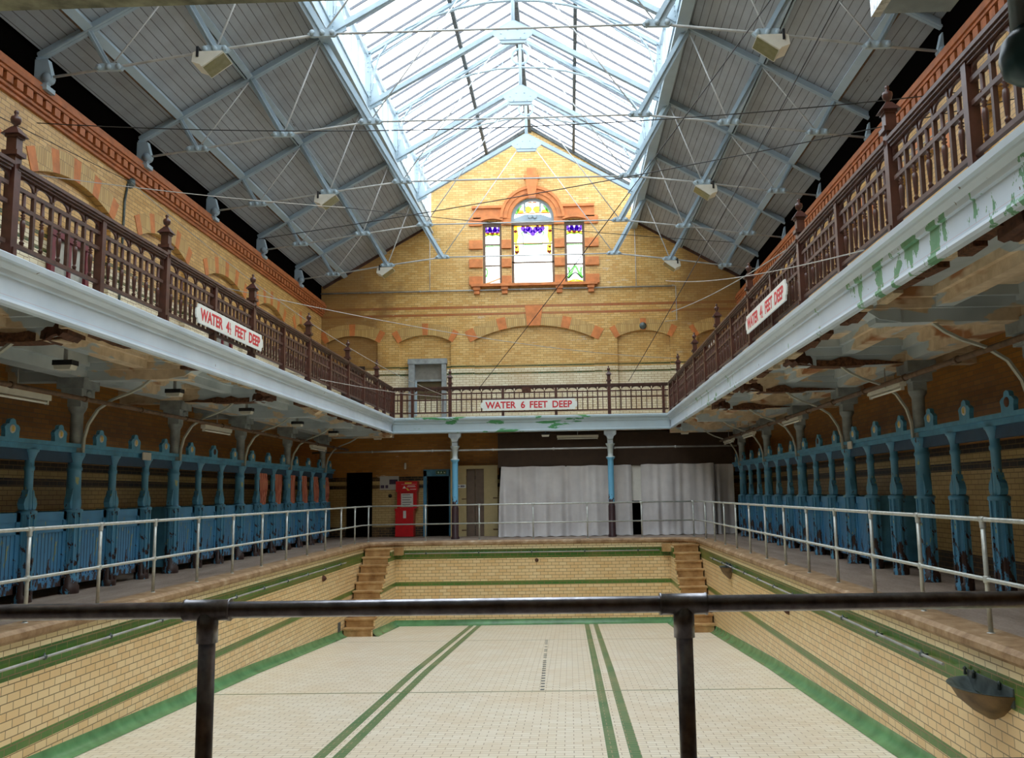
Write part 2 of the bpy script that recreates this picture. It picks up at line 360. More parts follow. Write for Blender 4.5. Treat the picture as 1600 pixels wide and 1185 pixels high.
# green cove at the foot of the walls
b = MB()
inner = [(PX0, PY0, 1, 0), (PX0, PY1-.75, 1, 0)]
def cove(a, c, nx, ny):
    vs = []
    for (x, y) in (a, c):
        for t in range(6):
            q = t/5*PI/2; r = .17
            vs.append((x+nx*(r-r*math.cos(q)), y+ny*(r-r*math.cos(q)), pz(y)+.005+r-r*math.sin(q)))
    b.add(vs, [(i, i+1, i+7, i+6) for i in range(5)], 0, True)
cove((PX0, PY0), (PX0, 18), 1, 0); cove((PX0, 18), (PX0, 25.2), 1, 0); cove((PX1, PY0), (PX1, 18), -1, 0); cove((PX1, 18), (PX1, 25.2), -1, 0)
cove((PX0+.85, 25.2), (PX0+.85, PY1), 1, 0); cove((PX1-.82, 25.2), (PX1-.82, PY1), -1, 0); cove((PX0+.85, PY1), (PX1-.82, PY1), 0, -1)
struct('trim_pool_cove', b, M['cove'])
# little dark inlaid marks down the middle of the floor
b = MB()
for i in range(27):
    y = 15.8+i*.3; x = -.52-.005*i
    if random.random() < .8: b.add([(x-.035, y, pz(y)+.004), (x+.035, y, pz(y)+.004), (x+.035, y+.1, pz(y+.1)+.004), (x-.035, y+.1, pz(y+.1)+.004)], [(0, 1, 2, 3)])
struct('trim_floor_marks', b, M['purlin_dark'])
# deck with the pool cut out, coping round it
big = [(WL-.3, Y0-.3), (WR+.3, Y0-.3), (WR+.3, YF+.3), (WL-.3, YF+.3)]
def off(d):
    R2 = R_+d
    L = [(PX0-d, PY0-d), (PX0-d, PY1-R_)]+[(PX0+R_-R2*math.cos(a*PI/16), PY1-R_+R2*math.sin(a*PI/16)) for a in range(1, 8)]+[(PX0+R_, PY1+d), (PX1-R_, PY1+d)]+[(PX1-R_+R2*math.sin(a*PI/16), PY1-R_+R2*math.cos(a*PI/16)) for a in range(1, 8)]+[(PX1+d, PY1-R_), (PX1+d, PY0-d)]
    return L
b = MB(); b.prism(big, 'xy', -.15, 0, 0, [off(.36)]); struct('floor', b, M['deck'])
b = MB(); L0, L1, L2, L3 = off(.37), off(-.02), off(-.07), off(-.03)
n = len(L0); vs = [(x, y, .012) for x, y in L0]+[(x, y, .012) for x, y in L1]+[(x, y, -.03) for x, y in L2]+[(x, y, -.09) for x, y in L2]+[(x, y, -.13) for x, y in L3]+[(x, y, -.13) for x, y in L0]
b.add(vs, [(k*n+i, k*n+(i+1) % n, (k+1)*n+(i+1) % n, (k+1)*n+i) for k in range(5) for i in range(n)], 0, False); struct('trim_pool_coping', b, M['coping'])

# steps in the two far corners
def steps(x0, x1, cheek, label):
    t = thing('pool_steps', label, 'steps', (0, 0, 0), 0, 'stone steps in the far corners of the pool')
    n = 10; ya, yb = 25.2, 27.75; zt = -.16; zb = pz(25.2)
    sx = sorted((x0, x1))
    for i in range(n):
        y = ya+(yb-ya)*i/(n-1) if n > 1 else ya; z1 = zb+(zt-zb)*(i+1)/n
        y2 = PY1-.01 if i == n-1 else ya+(yb-ya)*(i+1)/(n-1)+.03
        q = MB(); q.box(sx[0]+.03, sx[1]-.03, y+.02, y2, z1-(zt-zb)/n, z1-.045); q.box(sx[0], sx[1]+0, y-.015, y2, z1-.045, z1)
        part('step', q, M['step'], t)
    q = MB(); pr = [(ya, zb-.1)]
    for i in range(n):
        y = ya+(yb-ya)*i/(n-1); pr += [(y+.005, zb+(zt-zb)*i/n-.05), (y+.005, zb+(zt-zb)*(i+1)/n-.05)]
    pr += [(PY1-.01, zt-.05), (PY1-.01, pz(PY1)-.1)]
    q.prism(pr, 'yz', cheek-.02, cheek+.02); part('side_wall', q, M['pool_x'], t)
    q = MB(); s_ = 1 if cheek > C-3 and cheek < C else -1
    d = .28 if x0 < C else -.28
    q.box(cheek, cheek+d, PY1-.3, PY1-.01, -.4, zt); part('end_block', q, M['step'], t)
steps(PX0+.01, PX0+.85, PX0+.83, 'brown stone pool steps in the far left corner below the red cabinet')
steps(PX1-.82, PX1-.01, PX1-.80, 'brown stone pool steps in the far right corner below the white curtains')

# rail with brackets set in the green band
def poolrail(p0, p1, nrm, label, step=1.55):
    t = thing('pool_grab_rail', label, 'rail', (0, 0, 0), 0, 'tarnished grab rails on the pool walls')
    a, c = Vector(p0), Vector(p1); nn = Vector(nrm); q = MB(); q.tube([a+nn*.07, c+nn*.07], .017, 8); part('rail', q, M['rod'], t)
    d = (c-a); k = int(d.length/step)
    for i in range(k+1):
        p = a+d*(i+.4)/(k+.8); q = MB(); q.tube([p, p+nn*.07, p+nn*.07+Vector((0, 0, .05))], .012, 6); q.lathe(tuple(p+nn*.07), [(0, -.035), (.03, -.02), (.032, .02), (0, .035)], 8)
        part('bracket', q, M['bronze'], t)
poolrail((PX0, 4, -.385), (PX0, 25.3, -.385), (1, 0, 0), 'grab rail along the left pool wall')
poolrail((PX1, 9.75, -.385), (PX1, 25.3, -.385), (-1, 0, 0), 'grab rail along the right pool wall from the steps to the large basin')
poolrail((PX0+1.15, PY1, -.36), (PX1-1.15, PY1, -.36), (0, -1, 0), 'grab rail along the far pool wall between the two flights of steps', 1.9)
# basins hung on the wall
def basin(y, side, w, label):
    t = thing('wall_basin', label, 'basin', ((PX1 if side > 0 else PX0), y, -.42), 0, 'small hanging basins on the pool walls')
    sg = -side; q = MB(); n = 20; rings = [(w/2, .22*w/.9, 0), (w/2*.98, .20*w/.9, -.03), (w*.40, .17*w/.9, -.12), (w*.24, .10*w/.9, -.22), (w*.06, .03, -.29)]
    vs = []
    for a, d_, z in rings:
        for k in range(n+1):
            tt = PI*k/n; vs.append((sg*d_*math.sin(tt)*1.55, a*math.cos(tt), z))
    q.add(vs, [(i*(n+1)+k, i*(n+1)+k+1, (i+1)*(n+1)+k+1, (i+1)*(n+1)+k) for i in range(len(rings)-1) for k in range(n)], 0, True); part('bowl', q, M['basin_out'], t)
    q = MB(); vs = []
    rings = [(w/2*1.0, .225*w/.9, .005), (w/2*.93, .19*w/.9, 0), (w*.38, .14*w/.9, -.09), (w*.1, .03, -.17)]
    for a, d_, z in rings:
        for k in range(n+1):
            tt = PI*k/n; vs.append((sg*d_*math.sin(tt)*1.55, a*math.cos(tt), z))
    q.add(vs, [(i*(n+1)+k+1, i*(n+1)+k, (i+1)*(n+1)+k, (i+1)*(n+1)+k+1) for i in range(len(rings)-1) for k in range(n)], 0, True); q.box(0, sg*.015, -w/2*.98, w/2*.98, -.1, .07)
    part('inner_bowl', q, M['bronze'], t)
    for s_ in (-.25, .3, .5):
        q = MB(); q.lathe((sg*.03, s_*w, .06), [(0, -.05), (.02, -.04), (.012, .0), (.026, .015), (0, .04)], 8); part('knob', q, M['bronze'], t)
basin(8.85, 1, .95, 'large bronze basin hanging on the right pool wall at the bottom right')
basin(22.6, 1, .7, 'small brown-stained basin high on the right pool wall near the far steps')
for (x, y, z, lab, sd) in ((PX0, 23.2, -.62, 'rusty outlet spout on the left pool wall just below the green band', 1), (C+.15, PY1, -.62, 'dark round outlet on the far pool wall under the rail', 0), (PX1, 16.75, -.72, 'small bronze tap on the right pool wall below the black rail', -1)):
    q = MB()
    if sd: q.lathe((x, y, z), [(.09, 0), (.07, .04*sd), (.03, .08*sd), (0, .1*sd)], 10, 0, 'x')
    else: q.lathe((x, y, z), [(.06, 0), (.05, -.05), (0, -.06)], 10, 0, 'y')
    single('wall_outlet', q, M['rust'], lab, 'outlet', 'outlets in the pool walls')
q = MB(); q.box(PX0, PX0+.015, 24.75, 25.0, -2.2, -1.95); single('drain_grille', q, M['purlin_dark'], 'square dark drain grille low on the left pool wall beside the steps', 'grille')

# ------------------------------------------------------------------ hall shell
# side walls: flat back layer, front layer with arched recesses
arch_c = [8.35, 12.0, 15.65, 19.3, 22.95, 26.55]
def side_wall(sd):
    X = WL if sd < 0 else WR; nm = 'left' if sd < 0 else 'right'
    b = MB(); b.box(X, X+sd*.25, Y0, YF, -.1, 8.85); struct('wall_'+nm, b, M['hall_x'])
    holes = []
    for i, yc in enumerate(arch_c+[29.75]):
        hw = 1.3 if i % 2 == 0 else 1.18
        if i == 6: hw = .8
        pts, g = seg_arc(yc-hw, yc+hw, 7.0, .28)
        holes.append([(yc-hw, 4.05), (yc+hw, 4.05)]+pts)
    f = MB(); Xi = X-sd*.12
    f.prism([(Y0, 3.9), (YF, 3.9), (YF, 8.5), (Y0, 8.5)], 'yz', Xi, X, 0, holes); struct('wall_'+nm+'_face', f, M['hall_x'])
    for i, yc in enumerate(arch_c+[29.75]):
        hw = 1.3 if i % 2 == 0 else 1.18
        if i == 6: hw = .8
        pts, (cx, cz, R, a) = seg_arc(yc-hw, yc+hw, 7.0, .28)
        v = MB(); K = 13 if hw > 1 else 9; a2 = a*1.06
        for k in range(K):
            a0 = -a2+2*a2*k/K; a1 = -a2+2*a2*(k+1)/K; red = k % 3 == 0
            if not red:
                a0 -= 0
            pp = [(cx+r*math.sin(t), cz+r*math.cos(t)) for r, t in ((R, a0), (R+.42, a0), (R+.42, a1), (R, a1))]
            v.prism(pp, 'yz', Xi-sd*.012, Xi, 0 if red else 1)
        struct('trim_arch_'+nm+'_%d' % (i+1), v, [M['terra_light'], M['yellow_vx']])
    # terracotta cornice with dentils; darker back strip paints the shade between them
    c = MB(); c.box(Xi, Xi-sd*.05, Y0, YF, 8.0, 8.07); c.box(Xi, Xi-sd*.09, Y0, YF, 8.07, 8.12); c.box(Xi, Xi-sd*.03, Y0, YF, 8.12, 8.28, 1)
    c.box(Xi, Xi-sd*.15, Y0, YF, 8.28, 8.34); c.box(Xi, Xi-sd*.18, Y0, YF, 8.34, 8.42); c.box(Xi, Xi-sd*.13, Y0, YF, 8.42, 8.52)
    y = Y0+.1
    while y < YF-.1: c.box(Xi, Xi-sd*.13, y, y+.17, 8.13, 8.27); y += .27
    struct('trim_cornice_'+nm, c, [M['terra'], M['rust']])
    e = MB(); e.box(X-sd*.1, X+sd*.3, Y0, YF, 8.52, 9.2); struct('trim_eaves_'+nm, e, M['dark'])  # black strip paints the shade of the gap above the cornice
for sd in (-1, 1): side_wall(sd)
# far wall: back layer with window openings + doors, front layer with blind arches
def rect(x0, x1, z0, z1): return [(x0, z0), (x1, z0), (x1, z1), (x0, z1)]
gable = [(WL, -.1), (WR, -.1), (WR, 9.1), (C+3.72, 11.35), (C+3.72, 12.72), (C, 15.12), (C-3.72, 12.72), (C-3.72, 11.35), (WL, 9.1)]
WIN_C = (-1.94, -.36); WIN_L = (-3.0, -2.3); WIN_R = (0.02, .76)
zc = 11.55; rc = .79; cxw = -1.15
op_c = [(WIN_C[0], 9.08), (WIN_C[1], 9.08), (WIN_C[1], zc)]+arc(cxw, zc, rc, 0, PI, 16)[1:-1]+[(WIN_C[0], zc)]
opn = [op_c]
for w_ in (WIN_L, WIN_R):
    pts, _ = seg_arc(w_[0], w_[1], 11.42, .08, 6); opn.append([(w_[0], 9.08), (w_[1], 9.08)]+pts)
doorL = rect(-8.02, -7.05, 0, 2.3); doorM = rect(-5.08, -4.28, 0, 2.2); upwin = rect(-5.5, -4.52, 4.9, 6.17)
b = MB(); b.prism(gable, 'xz', YF+.0, YF+.28, 0, opn+[doorL, doorM, upwin]); struct('wall_back', b, M['hall_y'])
holes = []; VS = []
for x0, x1, zs, rise in ((-3.33, 1.02, 7.03, .5), (-6.07, -4.19, 7.0, .25), (1.86, 3.76, 7.03, .24), (-8.75, -6.87, 7.03, .24), (4.75, 6.2, 7.03, .22)):
    pts, g = seg_arc(x0, x1, zs, rise, 16); holes.append([(x0, 4.05), (x1, 4.05)]+pts); VS.append(g)
b = MB(); b.prism(rect(WL, WR, 3.9, 8.45), 'xz', YF-.1, YF, 0, holes); struct('wall_back_face', b, M['hall_y'])
b = MB(); b.prism([(WL, 8.45), (WR, 8.45), (WR, 9.1), (C+3.72, 11.35), (C+3.72, 12.72), (C, 15.12), (C-3.72, 12.72), (C-3.72, 11.35), (WL, 9.1)], 'xz', YF-.1, YF, 0, opn); struct('wall_back_gable', b, M['hall_y'])
for i, (cx, cz, R, a) in enumerate(VS):
    v = MB(); K = 25 if i == 0 else 15; red = {0: (0, 6, 18, 24), 1: (0, 7, 14)}[0 if i == 0 else 1]; a2 = a*1.05
    for k in range(K):
        a0 = -a2+2*a2*k/K; a1 = -a2+2*a2*(k+1)/K; rd = k in red
        e = .012 if rd else 0
        pp = [(cx+r*math.sin(t), cz+r*math.cos(t)) for r, t in ((R, a0-e), (R+.43, a0-e), (R+.43, a1+e), (R, a1+e))]
        v.prism(pp, 'xz', YF-.112-(.01 if rd else 0), YF-.1, 0 if rd else 1)
    if i == 0: v.prism([(cx-.24, cz+R-.02), (cx+.24, cz+R-.02), (cx+.32, cz+R+.72), (cx-.32, cz+R+.72)], 'xz', YF-.16, YF-.1, 0)
    struct('trim_arch_back_%d' % (i+1), v, [M['terra_light'], M['yellow_v']])
b = MB(); b.box(WL, WR, Y0-.25, Y0, -.1, 9.1); b.prism([(WL, 9.1), (WR, 9.1), (C, 15.2)], 'xz', Y0-.25, Y0); struct('wall_front', b, M['hall_y'])
b = MB(); b.box(WL, C-3.5, YF-.16, YF-.1, 8.36, 8.42); 
# the window surround
def surround():
    b = MB(); y1 = YF-.1; yf = y1-.1
    # entablature over the side lights
    for x0, x1 in ((-3.38, -2.14), (-.16, 1.14)):
        b.box(x0, x1, yf-.06, y1, 11.93, 12.03); b.box(x0+.04, x1-.0, yf+.02, y1, 11.55, 11.93)
    for x0, x1 in ((-3.5, -3.0), (.76, 1.27)): b.box(x0, x1, yf+.02, y1, 11.3, 11.6)
    for x0, x1 in ((-2.3, -1.94), (-.36, .02)): b.box(x0, x1, yf+.01, y1, 11.3, 11.57)
    # segmental hood heads
    for x0, x1 in (WIN_L, WIN_R):
        pts, g = seg_arc(x0-.06, x1+.06, 11.44, .09, 8); pt2, g2 = seg_arc(x0-.06, x1+.06, 11.56, .09, 8)
        b.prism(pts+pt2[::-1], 'xz', yf-.05, y1)
    # arch ring
    for r0, r1, yy in ((rc, rc+.14, yf), (rc+.14, rc+.30, yf-.03), (rc+.30, rc+.40, yf-.08)):
        a_ = arc(cxw, zc, r0, -.0, PI, 22); b_ = arc(cxw, zc, r1, 0, PI, 22); b.prism(a_+b_[::-1], 'xz', yy, y1)
    # keystone with a cap
    b.prism([(cxw-.13, zc+rc-.03), (cxw+.13, zc+rc-.03), (cxw+.24, 13.1), (cxw-.24, 13.1)], 'xz', yf-.16, y1); b.box(cxw-.29, cxw+.29, yf-.2, y1, 13.02, 13.1); b.box(cxw-.18, cxw+.18, yf-.1, y1, 13.1, 13.42)
    # quoin blocks
    for z0, z1 in ((10.42, 10.74), (9.72, 10.03), (9.06, 9.38)):
        for x0, x1 in ((-3.5, -3.0), (-2.3, -1.94), (-.36, .02), (.76, 1.27)): b.box(x0, x1, yf+.01, y1, z0, z1)
    # sill and corbels
    b.box(-3.42, 1.2, yf-.1, y1, 8.98, 9.08)
    for x in (-3.22, -2.2, -.2, .95): b.box(x-.13, x+.13, yf-.05, y1, 8.86, 8.98); b.box(x-.1, x+.1, yf-.0, y1, 8.72, 8.86)
    struct('trim_window_surround', b, M['terra_light'])
surround()
# leaded and stained window
def stained():
    yg = YF+.1
    fr = MB()
    for x0, x1, top in ((*WIN_L, 11.46), (*WIN_R, 11.46), (*WIN_C, 11.5)):
        for xx in (x0+.0, x1-.09): fr.box(xx, xx+.09, yg-.06, yg+.03, 9.08, top)
        fr.box(x0, x1, yg-.06, yg+.03, 9.08, 9.13)
    fr.box(*WIN_C, yg-.1, yg+.03, 11.33, 11.46); fr.box(*WIN_C, yg-.06, yg+.03, 9.9, 9.95)
    for w_ in (WIN_L, WIN_R): fr.box(*w_, yg-.05, yg+.03, 11.3, 11.5); fr.box(*w_, yg-.05, yg+.02, 10.6, 10.65); fr.box(*w_, yg-.05, yg+.02, 9.8, 9.85)
    fr.box(*WIN_C, yg-.04, yg+.02, 10.62, 10.65)
    o = struct('window_1', fr, M['brownpanel'])
    q = MB()
    q.prism(op_c, 'xz', yg+.02, yg+.03)
    for w_ in (WIN_L, WIN_R): q.box(*w_, yg+.02, yg+.03, 9.08, 11.5)
    part('pane', q, M['glass_clear'], o)
    # semicircle light: pale blue timber ring with scrolls and two posts
    q = MB(); a_ = arc(cxw, zc, rc, 0, PI, 20); b_ = arc(cxw, zc, rc-.1, 0, PI, 20); q.prism(a_+b_[::-1], 'xz', yg-.12, yg)
    q.box(*WIN_C, yg-.14, yg, 11.46, 11.58); q.box(cxw-.32, cxw-.26, yg-.05, yg, 11.85, 12.2); q.box(cxw+.26, cxw+.32, yg-.05, yg, 11.85, 12.2)
    q.prism([(cxw-.7, 11.58), (cxw+.7, 11.58), (cxw+.3, 11.72), (cxw-.3, 11.72)], 'xz', yg-.12, yg)
    for s_ in (-.09, .09): q.lathe((cxw+s_, yg-.14, 11.62), [(.075, 0), (.075, -.03), (.03, -.04), (0, -.03)], 14, 0, 'y')
    part('fanlight_frame', q, M['steel'], o)
    Q = {k: MB() for k in ('gl_yellow', 'gl_green', 'gl_purple', 'gl_red', 'lead', 'gl_pale')}
    y = yg-.005
    def blob(k, x, z, rx, rz, n=8, dy=0): Q[k].add([(x, y-.004-dy, z)]+[(x+rx*math.cos(2*PI*i/n), y-dy, z+rz*math.sin(2*PI*i/n)) for i in range(n)], [(0, i+1, (i+1) % n+1) for i in range(n)])
    def ln(x0, z0, x1, z1, w=.012, k='lead', dy=.006):
        d = Vector((x1-x0, 0, z1-z0)).normalized(); nx, nz = -d.z*w/2, d.x*w/2
        Q[k].add([(x0-nx, y-dy, z0-nz), (x1-nx, y-dy, z1-nz), (x1+nx, y-dy, z1+nz), (x0+nx, y-dy, z0+nz)], [(0, 1, 2, 3)])
    def curve(pts, w, k): 
        for a_, b_ in zip(pts, pts[1:]): ln(*a_, *b_, w, k)
    def iris(x, z, s_):
        blob('gl_purple', x-.07*s_, z+.02*s_, .07*s_, .09*s_, 9); blob('gl_purple', x+.07*s_, z+.02*s_, .07*s_, .09*s_, 9); blob('gl_purple', x, z-.06*s_, .07*s_, .09*s_, 9, .002)
    # centre light
    x0, x1 = WIN_C[0]+.09, WIN_C[1]-.09
    Q['gl_yellow'].add([(x0, y, 10.7), (x0+.1, y, 10.66), (x0+.17, y, 10.95), (x0+.12, y, 11.32), (x0, y, 11.33)], [(0, 1, 2, 3, 4)]); Q['gl_yellow'].add([(x1, y, 10.7), (x1-.1, y, 10.66), (x1-.17, y, 10.95), (x1-.12, y, 11.32), (x1, y, 11.33)], [(0, 1, 2, 3, 4)])
    Q['gl_yellow'].add([(x0, y+.001, 11.28), (x1, y+.001, 11.28), (x1, y+.001, 11.33), (x0, y+.001, 11.33)], [(0, 1, 2, 3)])
    for ax, az, s_ in ((-.27, 11.2, 1.3), (.0, 11.13, 1.4), (.27, 11.2, 1.3)): iris(cxw+ax, az, s_)
    for sg in (-1, 1):
        blob('gl_purple', cxw+sg*.64, 11.12, .07, .06); iris(cxw+sg*.6, 10.33, .55); iris(cxw+sg*.62, 10.52, .4)
        curve([(cxw+sg*.38, 10.95), (cxw+sg*.42, 11.08), (cxw+sg*.3, 11.1), (cxw+sg*.12, 11.0)], .045, 'gl_green')
        for xx in (.36,): ln(cxw+sg*xx, 10.25, cxw+sg*xx, 10.98, .028)
        Q['gl_yellow'].add([(cxw+sg*.68, y, 10.22), (cxw+sg*.5, y, 10.3), (cxw+sg*.52, y, 10.6), (cxw+sg*.68, y, 10.62)], [(0, 1, 2, 3)])
    ln(x0, 10.24, x1, 10.24, .018); ln(x0, 10.66, x1, 10.66, .03, 'gl_yellow'); ln(cxw-.36, 10.98, cxw+.36, 10.98, .012); ln(cxw, 9.13, cxw, 9.9, .01); ln(cxw-.34, 10.6, cxw+.34, 10.6, .035, 'gl_green')
    # side lights
    for w_ in (WIN_L, WIN_R):
        m_ = (w_[0]+w_[1])/2; a_, b_ = w_[0]+.09, w_[1]-.09
        for ax in (-.18, 0, .18): iris(m_+ax, 11.2 if ax else 11.17, 1.15)
        Q['gl_yellow'].add([(a_, y, 10.98), (b_, y, 10.98), (b_, y, 11.1), (a_, y, 11.1)], [(0, 1, 2, 3)])
        curve([(a_, 10.96), (m_-.12, 11.04), (m_, 10.97), (m_+.12, 11.04), (b_, 10.96)], .05, 'gl_green')
        for i in range(5): ln(a_+(b_-a_)*(i+.5)/5, 9.88, a_+(b_-a_)*(i+.5)/5, 10.58, .005); 
        for i in range(5): ln(a_, 9.95+i*.13, b_, 9.95+i*.13, .005)
        ln(a_, 10.57, b_, 10.57, .04, 'gl_green'); ln(a_, 10.95, b_, 10.95, .012)
    m_ = (WIN_R[0]+WIN_R[1])/2
    for sg in (-1, 1):
        curve([(m_, 9.78), (m_+sg*.1, 9.6), (m_+sg*.16, 9.42), (m_+sg*.27, 9.3)], .085, 'gl_green'); curve([(m_+sg*.24, 9.72), (m_+sg*.2, 9.55), (m_+sg*.22, 9.4), (m_+sg*.27, 9.3)], .085, 'gl_green')
        curve([(m_+sg*.26, 9.28), (m_+sg*.1, 9.45), (m_, 9.52)], .05, 'lead'); curve([(m_, 9.25), (m_+sg*.12, 9.22), (m_+sg*.24, 9.16)], .05, 'gl_yellow')
    Q['gl_yellow'].add([(WIN_R[0]+.09, y+.002, 9.13), (WIN_R[1]-.09, y+.002, 9.13), (WIN_R[1]-.09, y+.002, 9.22), (WIN_R[0]+.09, y+.002, 9.22)], [(0, 1, 2, 3)])
    m_ = (WIN_L[0]+WIN_L[1])/2; curve([(WIN_L[0]+.1, 9.75), (WIN_L[0]+.16, 9.6), (WIN_L[0]+.1, 9.4)], .06, 'gl_green'); curve([(WIN_L[0]+.1, 9.16), (m_, 9.24), (WIN_L[1]-.09, 9.34)], .06, 'gl_red')
    # fanlight
    for sg in (-1, 1):
        curve([(cxw+sg*.1, 12.22), (cxw+sg*.3, 12.0), (cxw+sg*.22, 11.86)], .02, 'lead'); curve([(cxw+sg*.62, 11.78), (cxw+sg*.5, 12.0), (cxw+sg*.56, 11.9), (cxw+sg*.42, 12.12)], .09, 'gl_green')
        curve([(cxw, 11.8), (cxw+sg*.2, 11.82), (cxw+sg*.68, 11.8)], .05, 'gl_red'); blob('gl_yellow', cxw+sg*.16, 11.95, .15, .13); blob('gl_yellow', cxw+sg*.45, 11.87, .13, .08); curve([(cxw, 12.2), (cxw+sg*.2, 12.24), (cxw+sg*.42, 12.18)], .05, 'gl_red')
    for k, mm in Q.items():
        if mm.v: part('stained_glass' if k != 'lead' else 'lead_lines', mm, M[k], o)
stained()
# window onto the far gallery, its grey frame, a half raised sash
b = MB(); yf = YF-.2
b.box(-5.72, -5.5, yf, YF, 4.0, 6.17); b.box(-4.52, -4.36, yf, YF, 4.0, 6.17); b.box(-5.75, -4.33, yf-.02, YF, 6.17, 6.36); b.box(-5.5, -4.52, YF-.05, YF+.05, 5.55, 5.62)
o = struct('window_2', b, M['colgrey'])
q = MB(); q.box(-5.5, -4.52, YF-.02, YF+.0, 5.6, 6.17); part('upper_pane', q, plain('dull_pane', (.22, .21, .18), .4), o)
q = MB(); q.box(-5.5, -4.52, YF+.03, YF+.05, 4.3, 5.55); part('lower_pane', q, plain('brown_pane', (.10, .075, .035), .3), o)
q = MB(); q.box(-5.5, -5.44, YF-.06, YF+.02, 4.3, 5.55); part('sash_stile', q, M['steel_w'], o)
# dark window on the far left of the gallery
b = MB(); b.box(-8.2, -7.35, YF-.06, YF+.02, 4.1, 6.15); o = struct('window_3', b, M['dark_wood'])
# doors in the far wall, ground floor
b = MB(); b.box(-8.02, -7.05, YF+.2, YF+.26, 0, 2.3); struct('door_1', b, M['dark'])  # black sheet paints the shade inside the doorway
b = MB(); b.box(-5.2, -5.08, YF-.08, YF+.02, 0, 2.32); b.box(-4.28, -4.12, YF-.08, YF+.02, 0, 2.32); b.box(-5.2, -4.12, YF-.08, YF+.02, 2.12, 2.36); o = struct('door_2', b, M['blue_trim'])
q = MB(); q.box(-5.08, -4.28, YF+.18, YF+.22, 0, 2.2); part('door_leaf', q, M['dark'], o)  # leaf coloured black, shade of the opening put into its colour
# exit sign with pictogram marks
t = thing('exit_sign', 'small green exit sign over the blue doorway', 'sign', (-4.56, YF-.1, 2.25)); q = MB(); q.box(-.19, .19, -.02, .02, -.07, .07); part('panel', q, M['green_sign'], t)
q = MB(); q.box(-.17, .17, -.024, -.021, .058, .064); q.box(-.17, .17, -.024, -.021, -.064, -.058); q.box(-.175, -.169, -.024, -.021, -.064, .064); q.box(.169, .175, -.024, -.021, -.064, .064)
q.box(-.12, -.06, -.025, -.021, -.03, .03); q.prism([(-.0, .04), (.03, .02), (.05, -.04), (.02, -.02), (-.03, -.04), (-.01, 0)], 'xz', -.025, -.021); q.prism([(.08, .03), (.1, .03), (.13, -.0), (.13, .02), (.15, .02), (.15, -.035), (.095, -.035), (.095, -.015), (.115, -.015)], 'xz', -.025, -.021)
part('pictogram', q, M['exit_white'], t)

# dark red doors set in two of the recesses of the left gallery wall
M['maroon'] = plain('maroon_paint', (.16, .018, .03), .45, var=.3)
for i, yc in enumerate((15.65, 22.95)):
    b = MB(); x = WL+.02
    b.box(x, x+.08, yc-.62, yc-.5, 3.98, 6.1); b.box(x, x+.08, yc+.5, yc+.62, 3.98, 6.1); b.box(x, x+.1, yc-.64, yc+.64, 6.1, 6.24); b.box(x, x+.06, yc-.04, yc+.04, 3.98, 6.1); o = struct('door_%d' % (i+4), b, M['maroon'])
    q = MB(); q.box(x-.01, x+.03, yc-.5, yc+.5, 4.0, 4.9); part('lower_panel', q, M['maroon'], o)
    q = MB(); q.box(x-.01, x+.02, yc-.5, yc+.5, 4.9, 6.1); part('door_glass', q, plain('dim_glass', (.30, .31, .27), .2), o)

